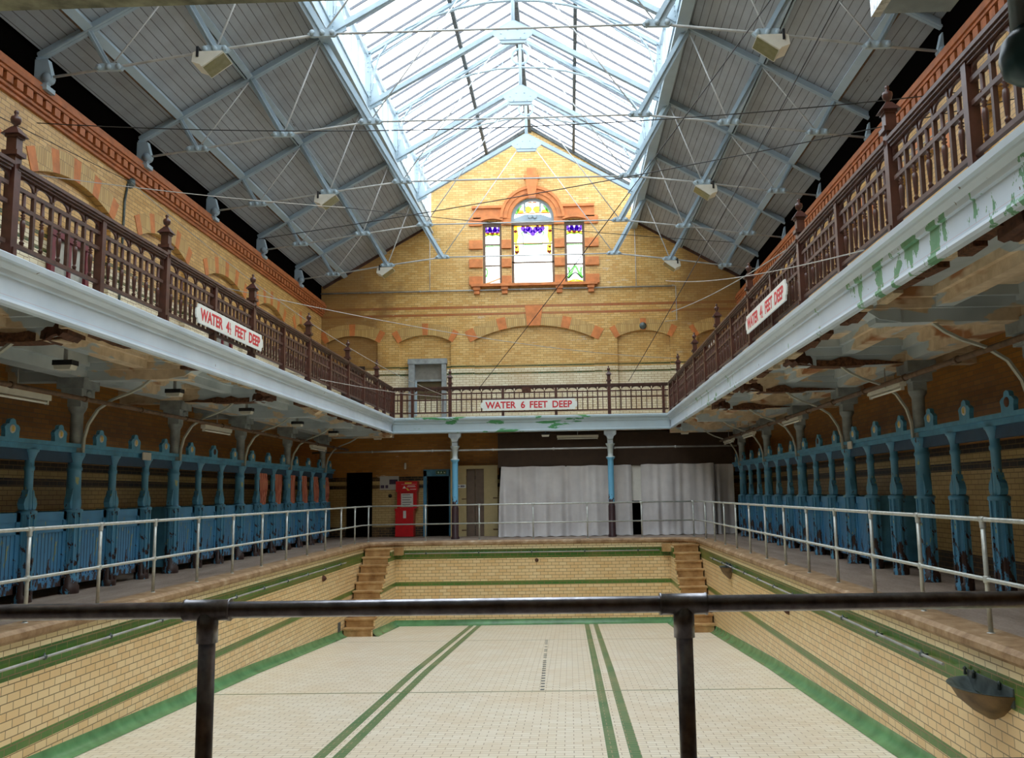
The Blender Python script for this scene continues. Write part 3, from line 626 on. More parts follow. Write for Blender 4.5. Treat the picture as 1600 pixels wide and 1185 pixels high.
# ------------------------------------------------------------------ roof
def rz_(dx): return 13.38-.57*abs(dx)
for sd, nm in ((-1, 'left'), (1, 'right')):
    b = MB(); b.prism([(C+sd*3.78, rz_(3.78)+.16), (C+sd*7.72, rz_(7.72)+.16), (C+sd*7.72, rz_(7.72)+.24), (C+sd*3.78, rz_(3.78)+.24)], 'xz', Y0, YF-.1); struct('ceiling_'+nm, b, M['boards'])
    b = MB(); b.prism([(C+sd*7.6, rz_(7.72)+.34), (C+sd*8.1, rz_(8.1)+.3), (C+sd*8.2, 8.6), (C+sd*8.3, 9.6), (C+sd*7.6, 9.9)], 'xz', Y0, YF); struct('trim_roof_edge_'+nm, b, M['dark'])  # black panel, the roof void's shade painted in
    # purlins
    for k, (dx, w, h, m) in enumerate(((6.9, .16, .14, 'steel_w'), (5.42, .12, .14, 'steel'))):
        b = MB(); z = rz_(dx)+.08; u = Vector((sd*.57, 0, 1)).normalized()
        b.bar((C+sd*dx, Y0, z), (C+sd*dx, YF-.1, z), w, h, u); b.bar((C+sd*(dx+.11), Y0, z-.02), (C+sd*(dx+.11), YF-.1, z-.02), .035, .17, u, 1)
        struct('trim_purlin_%s_%d' % (nm, k+1), b, [M[m], M['rust_pipe'] if k == 0 else M['steel']])
    # beam carrying the lantern side, with rivets' cover strip
    b = MB(); X_ = C+sd*3.76; b.box(X_-.05, X_+.05, Y0, YF-.1, 11.12, 11.5); b.box(X_-.13, X_+.13, Y0, YF-.1, 11.06, 11.12); b.box(X_-.06, X_+.06, Y0, YF-.1, 12.6, 12.76); b.box(X_-sd*.02, X_-sd*.08, Y0, YF-.1, 11.5, 11.56)
    struct('trim_lantern_beam_'+nm, b, M['steel_w'])
    b = MB(); y = Y0+.3
    while y < YF-.3: b.box(X_-.03, X_+.03, y-.025, y+.025, 11.5, 12.6); y += .73
    struct('trim_lantern_mullions_'+nm, b, M['steel_w'])
    b = MB(); b.box(X_+sd*.01, X_+sd*.02, Y0, YF-.1, 11.5, 12.62); struct('window_lantern_'+nm, b, M['glass'])
    # lantern slope: glass, bars, one dark purlin
    sl = (15.12-12.78)/3.8
    def lz(dx): return 15.12-sl*abs(dx)
    b = MB(); b.prism([(C, lz(0)+.06), (C+sd*3.95, lz(3.95)+.06), (C+sd*3.95, lz(3.95)+.07), (C, lz(0)+.07)], 'xz', Y0, YF+.2); struct('window_skylight_'+nm, b, M['glass'])
    b = MB(); y = Y0+.2
    while y < YF: b.bar((C+sd*.05, y, lz(.05)+.01), (C+sd*3.9, y, lz(3.9)+.01), .03, .06); y += .608
    struct('trim_glazing_bars_'+nm, b, M['glaze_bar'])
    b = MB(); dx = 1.62; b.bar((C+sd*dx, Y0, lz(dx)-.03), (C+sd*dx, YF, lz(dx)-.03), .10, .15); struct('trim_skylight_purlin_'+nm, b, M['purlin_dark'])
b = MB(); b.box(C-.06, C+.06, Y0, YF, 14.86, 15.16); b.box(C-.14, C-.08, Y0, YF, 14.92, 15.08, 0); struct('trim_ridge', b, M['purlin_dark'])
b = MB()
for sd in (-1, 1): b.bar((C+sd*.05, YF-.14, 15.02), (C+sd*3.7, YF-.14, 12.72), .08, .12); b.bar((C+sd*3.72, YF-.12, 11.4), (C+sd*7.7, YF-.12, 9.08), .06, .10, (0, 0, 1), 1)
struct('trim_verge', b, [M['purlin_dark'], M['mahog2']])

# roof trusses
def make_truss(label):
    t = thing('roof_truss', label, 'roof truss', (C, 0, 0), 0, 'painted iron roof trusses carrying the skylight')
    def P(nm, mb, m): return part(nm, mb, m, t)
    for sd in (-1, 1):
        q = MB(); a = (sd*7.75, 0, rz_(7.75)); c_ = (0, 0, rz_(0)); q.bar(a, c_, .13, .03); 
        q.bar((a[0], 0, a[2]+.06), (c_[0], 0, c_[2]+.06), .03, .15); P('rafter', q, M['steel'])
        q = MB(); q.prism([(sd*7.8, 8.46), (sd*7.56, 8.5), (sd*7.46, 8.62), (sd*7.55, 8.95), (sd*7.8, 8.95)], 'xz', -.06, .06); q.lathe((sd*7.56, -.08, 8.62), [(0, 0), (.085, 0), (.085, .16), (0, .16)], 12, 0, 'y'); q.box(sd*7.86, sd*7.5, -.13, .13, 8.38, 8.46); P('shoe', q, M['steel'])
        nodes = [(2.84, 9.28), (4.68, 9.05), (6.5, 8.78)]
        tops = []
        for k, (dx, z) in enumerate(nodes):
            tt = (rz_(dx)-z)/(1+.57*.57); tx, tz = dx+.57*tt, z+tt; tops.append((tx, tz))
            q = MB(); wd = (.17, .14, .10)[k]; q.bar((sd*dx, 0, z), (sd*tx, 0, tz), .03, wd, (sd, 0, .57)); q.bar((sd*dx, 0, z), (sd*tx, 0, tz), wd*.9, .02, (sd, 0, .57))
            if k == 0:
                d = Vector((sd*(tx-dx), 0, tz-z))
                for i in range(6):
                    p = Vector((sd*dx, 0, z))+d*(i+.5)/6; q.lathe((p.x, -.05, p.z), [(0, -.012), (.018, -.008), (.02, .0)], 6, 0, 'y')
            P('strut', q, M['steel_w'] if k == 0 else M['steel'])
            q = MB(); L = .26; q.prism([(sd*dx-L*.8, z-.05), (sd*dx-L, z+.0), (sd*dx-L*.6, z+.08), (sd*dx+L*.6, z+.08), (sd*dx+L, z), (sd*dx+L*.8, z-.05)], 'xz', -.03, .03)
            for xx in (-.17, 0, .17): q.lathe((sd*dx+xx, -.07, z+.01), [(0, -.0), (.045, .0), (.045, .14), (0, .14)], 8, 0, 'y')
            P('node_plate', q, M['steel_w'])
        for k, (p0, p1) in enumerate((((nodes[0]), (0.12, 13.2)), (nodes[1], tops[0]), (nodes[2], tops[1]))):
            q = MB(); q.tube([(sd*p0[0], 0, p0[1]), (sd*p1[0], 0, p1[1])], (.014, .018, .014)[k], 6); P('diagonal_rod', q, M['rod_w'])
        q = MB(); pts = [(sd*7.56, 0, 8.64)]+[(sd*dx, 0, z) for dx, z in reversed(nodes)]; q.tube(pts, .024, 8); P('tie_rod', q, M['rod'])
        # lantern side post, rafter and arch rib
        q = MB(); q.bar((sd*3.72, 0, 11.1), (sd*3.72, 0, 12.72), .10, .14, (1, 0, 0)); q.prism([(sd*3.66, 11.2), (sd*3.66, 11.9), (sd*3.5, 11.9), (sd*3.35, 11.35)], 'xz', -.022, .022)
        for zz in (11.3, 11.42, 11.54, 11.66, 12.2, 12.32, 12.44):
            for xx in (-.04, .04): q.lathe((sd*3.68+xx, -.055, zz), [(0, -.018), (.016, -.012), (.02, .0)], 6, 0, 'y')
        P('lantern_post', q, M['steel_w'])
        q = MB(); q.bar((sd*3.72, 0, 12.66), (0, 0, 14.92), .10, .03); q.bar((sd*3.72, 0, 12.70), (0, 0, 14.96), .03, .12); q.bar((sd*3.68, 0, 12.45), (sd*2.6, 0, 13.18), .05, .02); P('lantern_rafter', q, M['steel_w'])
        q = MB(); L_ = [(3.62, 11.7), (3.58, 12.1), (3.45, 12.6), (3.2, 13.0), (2.75, 13.35), (2.1, 13.65), (1.4, 13.87), (.7, 14.0), (0, 14.04)]
        for a_, c2 in zip(L_, L_[1:]): q.bar((sd*a_[0], 0, a_[1]), (sd*c2[0], 0, c2[1]), .085, .03)
        for xx, zz, x2, z2 in ((2.1, 13.65, 1.75, 13.86), (1.4, 13.87, 1.0, 14.25), (3.2, 13.0, 3.45, 12.85), (2.75, 13.35, 2.5, 13.45)): q.bar((sd*xx, 0, zz), (sd*x2, 0, z2), .03, .012)
        for cx_, cz_, r_ in ((.62, 14.2, .10), (1.02, 14.08, .075), (3.36, 12.83, .09)): q.tube([(sd*cx_+r_*math.cos(i*PI/6), 0, cz_+r_*math.sin(i*PI/6)) for i in range(12)], .012, 5, closed=True)
        P('arch_rib', q, M['steel_w'])
    q = MB(); q.tube([(-2.84, 0, 9.28), (2.84, 0, 9.28)], .02, 8); P('middle_tie_rod', q, M['rod_w'])
    q = MB(); q.prism([(-.5, 13.06), (-.34, 12.94), (.34, 12.94), (.5, 13.06), (.5, 13.14), (0, 13.46), (-.5, 13.14)], 'xz', -.08, -.05)
    q.prism([(-.30, 12.86), (.30, 12.86), (.42, 13.1), (0, 13.34), (-.42, 13.1)], 'xz', -.05, .04); q.tube([(0, 0, 13.3), (0, 0, 14.95)], .05, 8)
    for xx, zz in ((-.3, 13.1), (-.12, 13.2), (.12, 13.2), (.3, 13.1), (-.2, 12.98), (.2, 12.98)): q.lathe((xx, -.085, zz), [(0, -.015), (.018, -.01), (.02, .0)], 6, 0, 'y')
    P('apex_plate', q, M['steel_w'])
    q = MB(); q.tube([(.24*math.cos(i*PI/12), 0, 14.38+.24*math.sin(i*PI/12)) for i in range(24)], .04, 8, closed=True); P('ring', q, M['steel_w'])
    return t
lab = lambda i: 'pale blue iron roof truss with arched skylight rib, %s from the far wall' % ORD[i]
tr = make_truss(lab(0)); tr.location = (C, TY[-1], 0)
for i in range(1, 9): dup(tr, (C, TY[-1-i], 0), 0, lab(i))

# ------------------------------------------------------------------ galleries
FX = (C-4.65, C+4.6); FYG = 29.7
NGY = 3.62                     # front of the near gallery
def gallery_side(sd, nm):
    xf = FX[0] if sd < 0 else FX[1]; xw = WL if sd < 0 else WR; xin = xf+sd*.02
    b = MB(); b.box(xin, xw, Y0, FYG+.1, 3.78, 3.98); struct('ceiling_gallery_'+nm, b, M['soffit'])
    # stepped mouldings of the coffers, beam at each column line
    for i, y in enumerate([TY[k] for k in range(1, 10)]):
        q = MB()
        for (hw, z0, z1, e) in ((.28, 3.66, 3.78, .0), (.20, 3.54, 3.66, .06), (.13, 3.38, 3.54, .14)): q.box(xf+sd*(.12+e), xw-sd*.0, y-hw, y+hw, z0, z1)
        # shaped end next to the fascia
        q.prism([(xf+sd*.06, 3.78), (xf+sd*.10, 3.56), (xf+sd*.30, 3.42), (xf+sd*.55, 3.38), (xf+sd*.55, 3.78)], 'xz', y-.16, y+.16)
        struct('trim_gallery_beam_%s_%d' % (nm, i+1), q, M['beam'])
    q = MB(); xl = C+sd*6.72
    q.box(xl-.16, xl+.16, Y0, FYG, 3.42, 3.78); q.box(xl-.24, xl+.24, Y0, FYG, 3.6, 3.78); q.box(xf+sd*.06, xf+sd*.26, Y0, FYG, 3.6, 3.78); q.box(xf+sd*.1, xf+sd*.18, Y0, FYG, 3.54, 3.6)
    struct('trim_gallery_girder_'+nm, q, M['beam'])
    # short ribs between the beams, standing half way
    q = MB()
    for k in range(1, 9):
        y0, y1 = TY[k]+.2, TY[k+1]-.2; xm = C+sd*5.65
        q.box(xm-.10, xm+.10, y0, y1, 3.55, 3.78); q.box(xm-.16, xm+.16, y0, y1, 3.68, 3.78)
    struct('trim_gallery_ribs_'+nm, q, M['beam'])
    # fascia: cornice and board
    q = MB(); p = [(-.03, 3.56), (0, 3.57), (0, 3.80), (-.03, 3.81), (-.04, 3.86), (-.09, 3.90), (-.10, 3.92), (-.14, 3.93), (-.15, 3.985), (-.13, 4.0), (-.06, 4.02), (.25, 4.02), (.25, 3.98), (.06, 3.98), (.06, 3.52), (.03, 3.49), (-.02, 3.5), (-.035, 3.53)]
    q.prism([(xf+sd*a, z) for a, z in p], 'xz', NGY if sd else 0, FYG); struct('trim_fascia_'+nm, q, M['fascia'] if sd < 0 else M['fascia_r'])
    # ragged plaster edge and rotten timber behind the fascia
    q = MB(); y = 7.0; i = 0
    while y < 29:
        L = random.uniform(.25, .6)
        if random.random() < .62:
            m = 0 if random.random() < .5 else 1; d = random.uniform(.04, .12)
            q.bar((xf+sd*.10, y, 3.52+random.uniform(-.02, .03)), (xf+sd*.12, y+L, 3.52+random.uniform(-.02, .03)), .07+d*.5, d, mi=m)
        y += L
    struct('trim_broken_plaster_'+nm, q, [M['plaster'], M['rot']])
    # exposed rotten beam ends
    for i in ((3, 5, 6, 7) if sd > 0 else (3, 4, 6)):
        y = TY[i] if i < len(TY) else TY[-1]; q = MB(); rr = random.Random(i+10*sd)
        n = 12; vs = []
        for k in range(n+1):
            x = xf+sd*(.22+k*1.7/n); e = min(1, k/3, (n-k)/6); a0 = y-.145-rr.uniform(0, .012); zb = 3.372-rr.uniform(.0, .010)*e+(1-e)*.03; zt = 3.46+rr.uniform(-.02, .06)*e-(1-e)*.05
            vs += [(x, a0, zb), (x, a0-.0, zt), (x, y+.14, zt), (x, y+.14, zb)]
        q.add(vs, [(4*k+i, 4*k+(i+1) % 4, 4*k+4+(i+1) % 4, 4*k+4+i) for k in range(n) for i in range(4)]+[(0, 1, 2, 3), (4*n+3, 4*n+2, 4*n+1, 4*n)])
        vs = []
        for k in range(9):
            x = xf+sd*(.09+k*.05); a0 = y-.26+.01*k-rr.uniform(0, .06)*(k < 7); zb = 3.4+rr.uniform(0, .06)-.03*(k > 4)
            vs += [(x, a0, zb), (x, a0+.05, 3.64), (x, y+.10, 3.64), (x, y+.12, zb-.02)]
        q.add(vs, [(4*k+i, 4*k+(i+1) % 4, 4*k+4+(i+1) % 4, 4*k+4+i) for k in range(8) for i in range(4)]+[(0, 1, 2, 3), (35, 34, 33, 32)], 1)
        struct('trim_rotten_beam_%s_%d' % (nm, i), q, [M['rot'], M['rust']])
gallery_side(-1, 'left'); gallery_side(1, 'right')
b = MB(); b.box(WL, WR, FYG+.02, YF, 3.78, 3.98); struct('ceiling_gallery_back', b, M['soffit'])
b = MB(); b.box(WL, WR, FYG+.1, FYG+.35, 3.5, 3.78); b.box(WL, WR, FYG+.35, FYG+.5, 3.62, 3.78)
b.box(C-7.8, FX[0], FYG-.1, FYG+.3, 3.38, 3.78); b.box(FX[1], C+7.6, FYG-.1, FYG+.3, 3.38, 3.78); struct('trim_gallery_beam_back', b, M['beam'])
q = MB(); p = [(-.03, 3.56), (0, 3.57), (0, 3.80), (-.03, 3.81), (-.04, 3.86), (-.09, 3.90), (-.10, 3.92), (-.14, 3.93), (-.15, 3.985), (-.13, 4.0), (-.06, 4.02), (.25, 4.02), (.25, 3.98), (.06, 3.98), (.06, 3.52), (.03, 3.49), (-.02, 3.5), (-.035, 3.53)]
q.prism([(FYG+a, z) for a, z in p], 'yz', FX[0], FX[1]); struct('trim_fascia_back', q, M['fascia_far'])
# near gallery over the camera
b = MB(); b.box(WL, WR, Y0, NGY, 3.8, 3.98); struct('ceiling_gallery_front', b, M['soffit'])
q = MB(); q.box(WL, WR, NGY-.12, NGY, 3.585, 3.98); q.box(WL, WR, NGY-.1, NGY+.06, 3.93, 4.0); struct('trim_fascia_front', q, plain('olive_stained_paint', (.30, .30, .20), .6, var=.6, scale=9))

# balustrades
def lathe_baluster(h, k=1.0):
    q = MB(); pr = [(.022, 0), (.022, .05), (.03, .06), (.014, .08), (.02, .10), (.024, .16), (.030, .26), (.026, .30), (.013, .32), (.028, .335), (.013, .35), (.028, .365), (.013, .38), (.02, .40), (.02, .44), (.03, .45), (.022, .47), (.022, h)]
    s_ = h/.65; q.lathe((0, 0, 0), [(r*k, min(z*s_, h)) for r, z in pr], 8); return q.mesh('baluster', M['mahog'])
BAL = lathe_baluster(.65)
q = MB(); q.box(-.02, .02, -.02, .02, 0, .68); SQ = q.mesh('slat', M['mahog2'])
q = MB(); q.box(-.012, .012, -.012, .012, 0, .66); SQT = q.mesh('thin_baluster', M['mahog'])
q = MB(); q.box(-.055, .055, -.055, .055, 0, 1.32); q.box(-.085, .085, -.085, .085, 1.12, 1.17); q.box(-.07, .07, -.07, .07, 1.32, 1.35); q.add([(-.1, -.1, 1.35), (.1, -.1, 1.35), (.1, .1, 1.35), (-.1, .1, 1.35), (-.03, -.03, 1.45), (.03, -.03, 1.45), (.03, .03, 1.45), (-.03, .03, 1.45)], [(3, 2, 1, 0), (0, 1, 5, 4), (1, 2, 6, 5), (2, 3, 7, 6), (3, 0, 4, 7), (4, 5, 6, 7)])
q.box(-.03, .03, -.075, .075, -.0, .12); NEWEL = q.mesh('newel_post', M['mahog'])
q = MB(); q.lathe((0, 0, 1.44), [(0, 0), (.035, 0), (.018, .03), (.045, .05), (.055, .09), (.05, .12), (.03, .13), (.015, .15), (.025, .17), (.018, .195), (0, .2)], 12); FINIAL = q.mesh('finial', M['mahog'])
q = MB(); q.box(-.045, .045, -.05, .05, 0, 1.0); POST = q.mesh('intermediate_post', M['mahog'])
FL = 4.0
def balustrade(name, L, posts, label, loc, rz, thin=False, group='dark red timber balustrades of the galleries', r0=0, r1=0):
    t = thing(name, label, 'balustrade', loc, rz, group)
    a_, b_ = r0, L-r1; q = MB(); q.box(a_, b_, -.06, .06, .97, 1.0); q.box(a_, b_, -.04, .04, .94, .97); q.box(a_, b_, -.075, .045, 1.0, 1.04); part('handrail', q, M['mahog2'], t)
    for nm, z in (('upper_rail', .80), ('middle_rail', .60), ('bottom_rail', .17)):
        q = MB(); q.box(a_, b_, -.022, .022, z-.022, z+.022); part(nm, q, M['mahog2'] if not thin else M['mahog'], t)
    xs = [p[0] for p in posts]
    for x, kind in posts:
        if kind == 'n':
            n_ = link('newel_post', NEWEL, t, (x, 0, 0)); link('finial', FINIAL, n_)
        elif kind == 'p': link('intermediate_post', POST, t, (x, 0, 0))
    fr = MB()
    for a, c_ in zip(xs, xs[1:]):
        n_ = max(1, round((c_-a-.08)/.35)); w = (c_-a-.09)/n_; x = a+.045
        for i in range(n_):
            xa, xb = x+i*w, x+(i+1)*w; e = .02
            if i: link('slat', SQ, t, (xa, 0, .17))
            link('baluster', SQT if thin else BAL, t, ((xa+xb)/2, 0, .17))
            # small arched spandrel under the handrail
            pts = [(xb-e, .81), (xb-e, .95), (xa+e, .95), (xa+e, .81)]
            r = (w-2*e)/2
            pts += [((xa+xb)/2-r*math.cos(PI*k/8)*.97, .84+.085*math.sin(PI*k/8)) for k in range(0, 9)]
            fr.prism(pts, 'xz', -.012, .012)
    part('arched_fretwork', fr, M['mahog'], t)
    return t
def onum(i): return ORD[i]
NY = [5.4+3.65*k for k in range(7)]+[29.62]
for sd, nm in ((-1, 'left'), (1, 'right')):
    xf = (FX[0]+.0) if sd < 0 else FX[1]
    for k in range(7):
        y0, y1 = NY[k], NY[k+1]; L = y1-y0; i = 6-k
        lb = 'dark red timber balustrade section on the %s gallery, %s from the far corner' % (nm, ORD[i])
        if sd < 0: balustrade('gallery_balustrade', L, [(0, 'n'), (L/2 if L > 2.6 else 1.15, 'p'), (L, 'p' if k == 6 else '')], lb, (xf-.02, y0, FL), PI/2, r1=.09)
        else: balustrade('gallery_balustrade', L, [(0, 'p' if k == 6 else ''), (L/2 if L > 2.6 else L-1.15, 'p'), (L, 'n')], lb, (xf+.02, y1, FL), -PI/2, r0=.09)
x0 = FX[0]+.04
balustrade('gallery_balustrade', FX[1]-FX[0]-.08, [(.0, 'p'), (.27, 'p'), (.64, 'p'), (-3.91-x0, 'n'), (-2.14-x0, 'p'), (-.37-x0, 'p'), (1.4-x0, 'n'), (3.2-x0, 'p'), (FX[1]-FX[0]-.08, '')], 'dark red timber balustrade crossing the far gallery behind the WATER 6 FEET DEEP sign', (x0, FYG+.0, FL), 0, True)
q = MB(); q.box(-1.5, -1.2, FYG-.095, FYG-.08, FL+.78, FL+.97); single('notice_board', q, M['rust'], 'small brown square board on the far balustrade just above the sign', 'board')

# signs
def text_mesh(body, size, mat, name='lettering', sx=1.0, bold=.004):
    cu = bpy.data.curves.new('txt', 'FONT'); cu.body = body; cu.size = size; cu.align_x = 'LEFT'; cu.align_y = 'CENTER'; cu.extrude = .002; cu.offset = bold
    o = bpy.data.objects.new('txt', cu); col.objects.link(o); bpy.context.view_layer.update()
    me = bpy.data.meshes.new_from_object(o.evaluated_get(bpy.context.evaluated_depsgraph_get())); bpy.data.objects.remove(o)
    xs = [v.co.x for v in me.vertices]; zs = [v.co.y for v in me.vertices]; x0, x1 = min(xs), max(xs); y0, y1 = min(zs), max(zs)
    for v in me.vertices: v.co = ((v.co.x-x0)*sx, -v.co.z, v.co.y-(y0+y1)/2)
    me.materials.clear(); me.materials.append(mat); me.name = name
    return me, (x1-x0)*sx, y1-y0
def depth_sign(L, H, pieces, label, loc, rz):
    t = thing('depth_sign', label, 'sign', loc, rz, 'white water depth signs with red lettering')
    q = MB(); h = H/2; l = L/2
    pts = [(-l+.08, -h), (l-.08, -h), (l-.06, -h*.55), (l-.02, -h*.5), (l, -h*.2), (l, h*.2), (l-.02, h*.5), (l-.06, h*.55), (l-.08, h), (-l+.08, h), (-l+.06, h*.55), (-l+.02, h*.5), (-l, h*.2), (-l, -h*.2), (-l+.02, -h*.5), (-l+.06, -h*.55)]
    q.prism(pts, 'xz', -.02, .005); part('board', q, M['sign'], t)
    tot = 0; ms = []
    for p in pieces:
        if p == ' ': ms.append(None); tot += H*.38; continue
        if p == 'half':
            a, wa, ha = text_mesh('1', H*.46, M['red'], bold=.002); c_, wc, hc = text_mesh('2', H*.46, M['red'], bold=.002); ms.append(('half', a, c_, wc)); tot += wc+.05; continue
        m_, w_, h_ = text_mesh(p, H*.86, M['red'], sx=.92, bold=.008); ms.append((m_, w_)); tot += w_+.02
    x = -tot/2; av = (L-.3)/tot; 
    for m_ in ms:
        if m_ is None: x += H*.38; continue
        if m_[0] == 'half':
            o1 = link('lettering', m_[1], t, (x*av+.01, -.021, H*.13)); o2 = link('lettering', m_[2], t, (x*av, -.021, -H*.2)); 
            q = MB(); q.box(0, m_[3]*av, -.023, -.02, -.006, .002); link('lettering', q.mesh('bar', M['red']), t, (x*av, 0, -H*.03)); x += m_[3]+.05; continue
        o = link('lettering', m_[0], t, (x*av, -.021, 0)); o.scale = (av, 1, 1); x += m_[1]+.02
    return t
depth_sign(3.05, .30, ['WATER', ' ', '4', 'half', ' ', 'FEET', ' ', 'DEEP'], 'long white WATER 4½ FEET DEEP sign on the left gallery balustrade', (FX[0]+.10, 15.05, 4.34), PI/2)
depth_sign(3.05, .32, ['WATER', ' ', '4', 'half', ' ', 'FEET', ' ', 'DEEP'], 'long white WATER 4½ FEET DEEP sign on the right gallery balustrade', (FX[1]-.10, 14.65, 4.41), -PI/2)
depth_sign(3.2, .36, ['WATER', ' ', '6', ' ', 'FEET', ' ', 'DEEP'], 'long white WATER 6 FEET DEEP sign on the far gallery balustrade', (-1.27, FYG-.10, 4.38), 0)
q = MB(); q.prism([(24.1, 3.98), (27.2, 3.98), (27.2, 5.8), (24.1, 5.95)], 'yz', 4.2, 4.23); single('white_board', q, M['white'], 'plain white board standing behind the right balustrade near the far corner', 'board')

# ------------------------------------------------------------------ columns and changing cubicles
def column(side, y, label):
    sd = side; t = thing('gallery_column', label, 'column', (C+sd*6.75, y, 0), 0, 'tall iron gallery columns, blue below and grey above')
    q = MB(); q.lathe((0, 0, 0), [(.15, .0), (.15, .12), (.13, .14), (.13, .3), (.12, .32), (.12, 1.26), (.155, 1.28), (.155, 1.31), (.115, 1.33), (.105, 1.93), (.118, 1.94), (.118, 1.98), (.102, 2.0), (.105, 2.08), (.15, 2.18), (.15, 2.22)], 16)
    for s_ in (-1, 1): q.prism([(s_*.08, 1.32), (s_*.155, 1.34), (s_*.17, 1.42), (s_*.15, 1.50), (s_*.125, 1.56), (s_*.10, 1.66)], 'yz', -.05, .05)
    for a in range(8): q.box(.12*math.cos(a*PI/4)-.018, .12*math.cos(a*PI/4)+.018, .12*math.sin(a*PI/4)-.018, .12*math.sin(a*PI/4)+.018, .3, 1.27)
    part('lower_shaft', q, M['blue'], t)
    q = MB(); q.lathe((0, 0, 0), [(.11, 2.22), (.098, 2.27), (.095, 2.84), (.10, 2.86), (.135, 2.92), (.14, 2.96)], 16); q.box(-.11, .11, -.11, .11, 2.96, 3.1); q.box(-.17, .17, -.2, .2, 3.1, 3.24); q.lathe((-sd*.17, 0, 3.17), [(.06, 0), (.06, -sd*.03), (.02, -sd*.03), (0, -sd*.02)], 10, 0, 'x'); q.box(-.22, .22, -.25, .25, 3.24, 3.42); part('capital', q, M['colgrey'], t)
    q = MB(); pts = [(-sd*.12, 0, 2.2), (-sd*.13, 0, 2.45), (-sd*.19, 0, 2.68), (-sd*.34, 0, 2.92), (-sd*.58, 0, 3.08), (-sd*.86, 0, 3.18), (-sd*1.05, 0, 3.28), (-sd*1.2, 0, 3.40)]
    for a, c_ in zip(pts, pts[1:]): q.bar(a, c_, .065, .03)
    part('curved_brace', q, plain_brace, t)
plain_brace = plain('brace_paint', (.42, .43, .37), .5)
cols_y = [TY[k] for k in range(3, 10)]
for sd, nm in ((-1, 'left'), (1, 'right')):
    for i, y in enumerate(reversed(cols_y)):
        column(sd, y-.03, 'tall iron gallery column, blue below and grey above, on the %s deck, %s from the far end' % (nm, ORD[i]))
P_ = 3.65/3
def small_post(q):
    q.lathe((0, 0, 0), [(.13, 0), (.13, .1), (.11, .12), (.11, 1.25), (.14, 1.27), (.14, 1.31), (.10, 1.33)], 12)
    for a in range(8): q.box(.11*math.cos(a*PI/4)-.017, .11*math.cos(a*PI/4)+.017, .11*math.sin(a*PI/4)-.017, .11*math.sin(a*PI/4)+.017, .1, 1.27)
    q.lathe((0, 0, 0), [(.06, 1.30), (.062, 1.9), (.075, 1.92), (.075, 1.96), (.062, 1.98), (.065, 2.07), (.10, 2.17), (.12, 2.19), (.12, 2.22)], 12)
    for s_ in (-1, 1):
        pts = [(s_*.05, 1.32), (s_*.14, 1.34), (s_*.165, 1.42), (s_*.14, 1.49), (s_*.10, 1.53), (s_*.07, 1.62), (s_*.05, 1.62)]
        q.prism(pts, 'yz', -.05, .05)
    q.lathe((0, 0, 2.24), [(0, .1), (.03, .08), (.055, .03), (.06, 0)], 8)
q = MB(); small_post(q); POSTM = q.mesh('post', M['blue'])
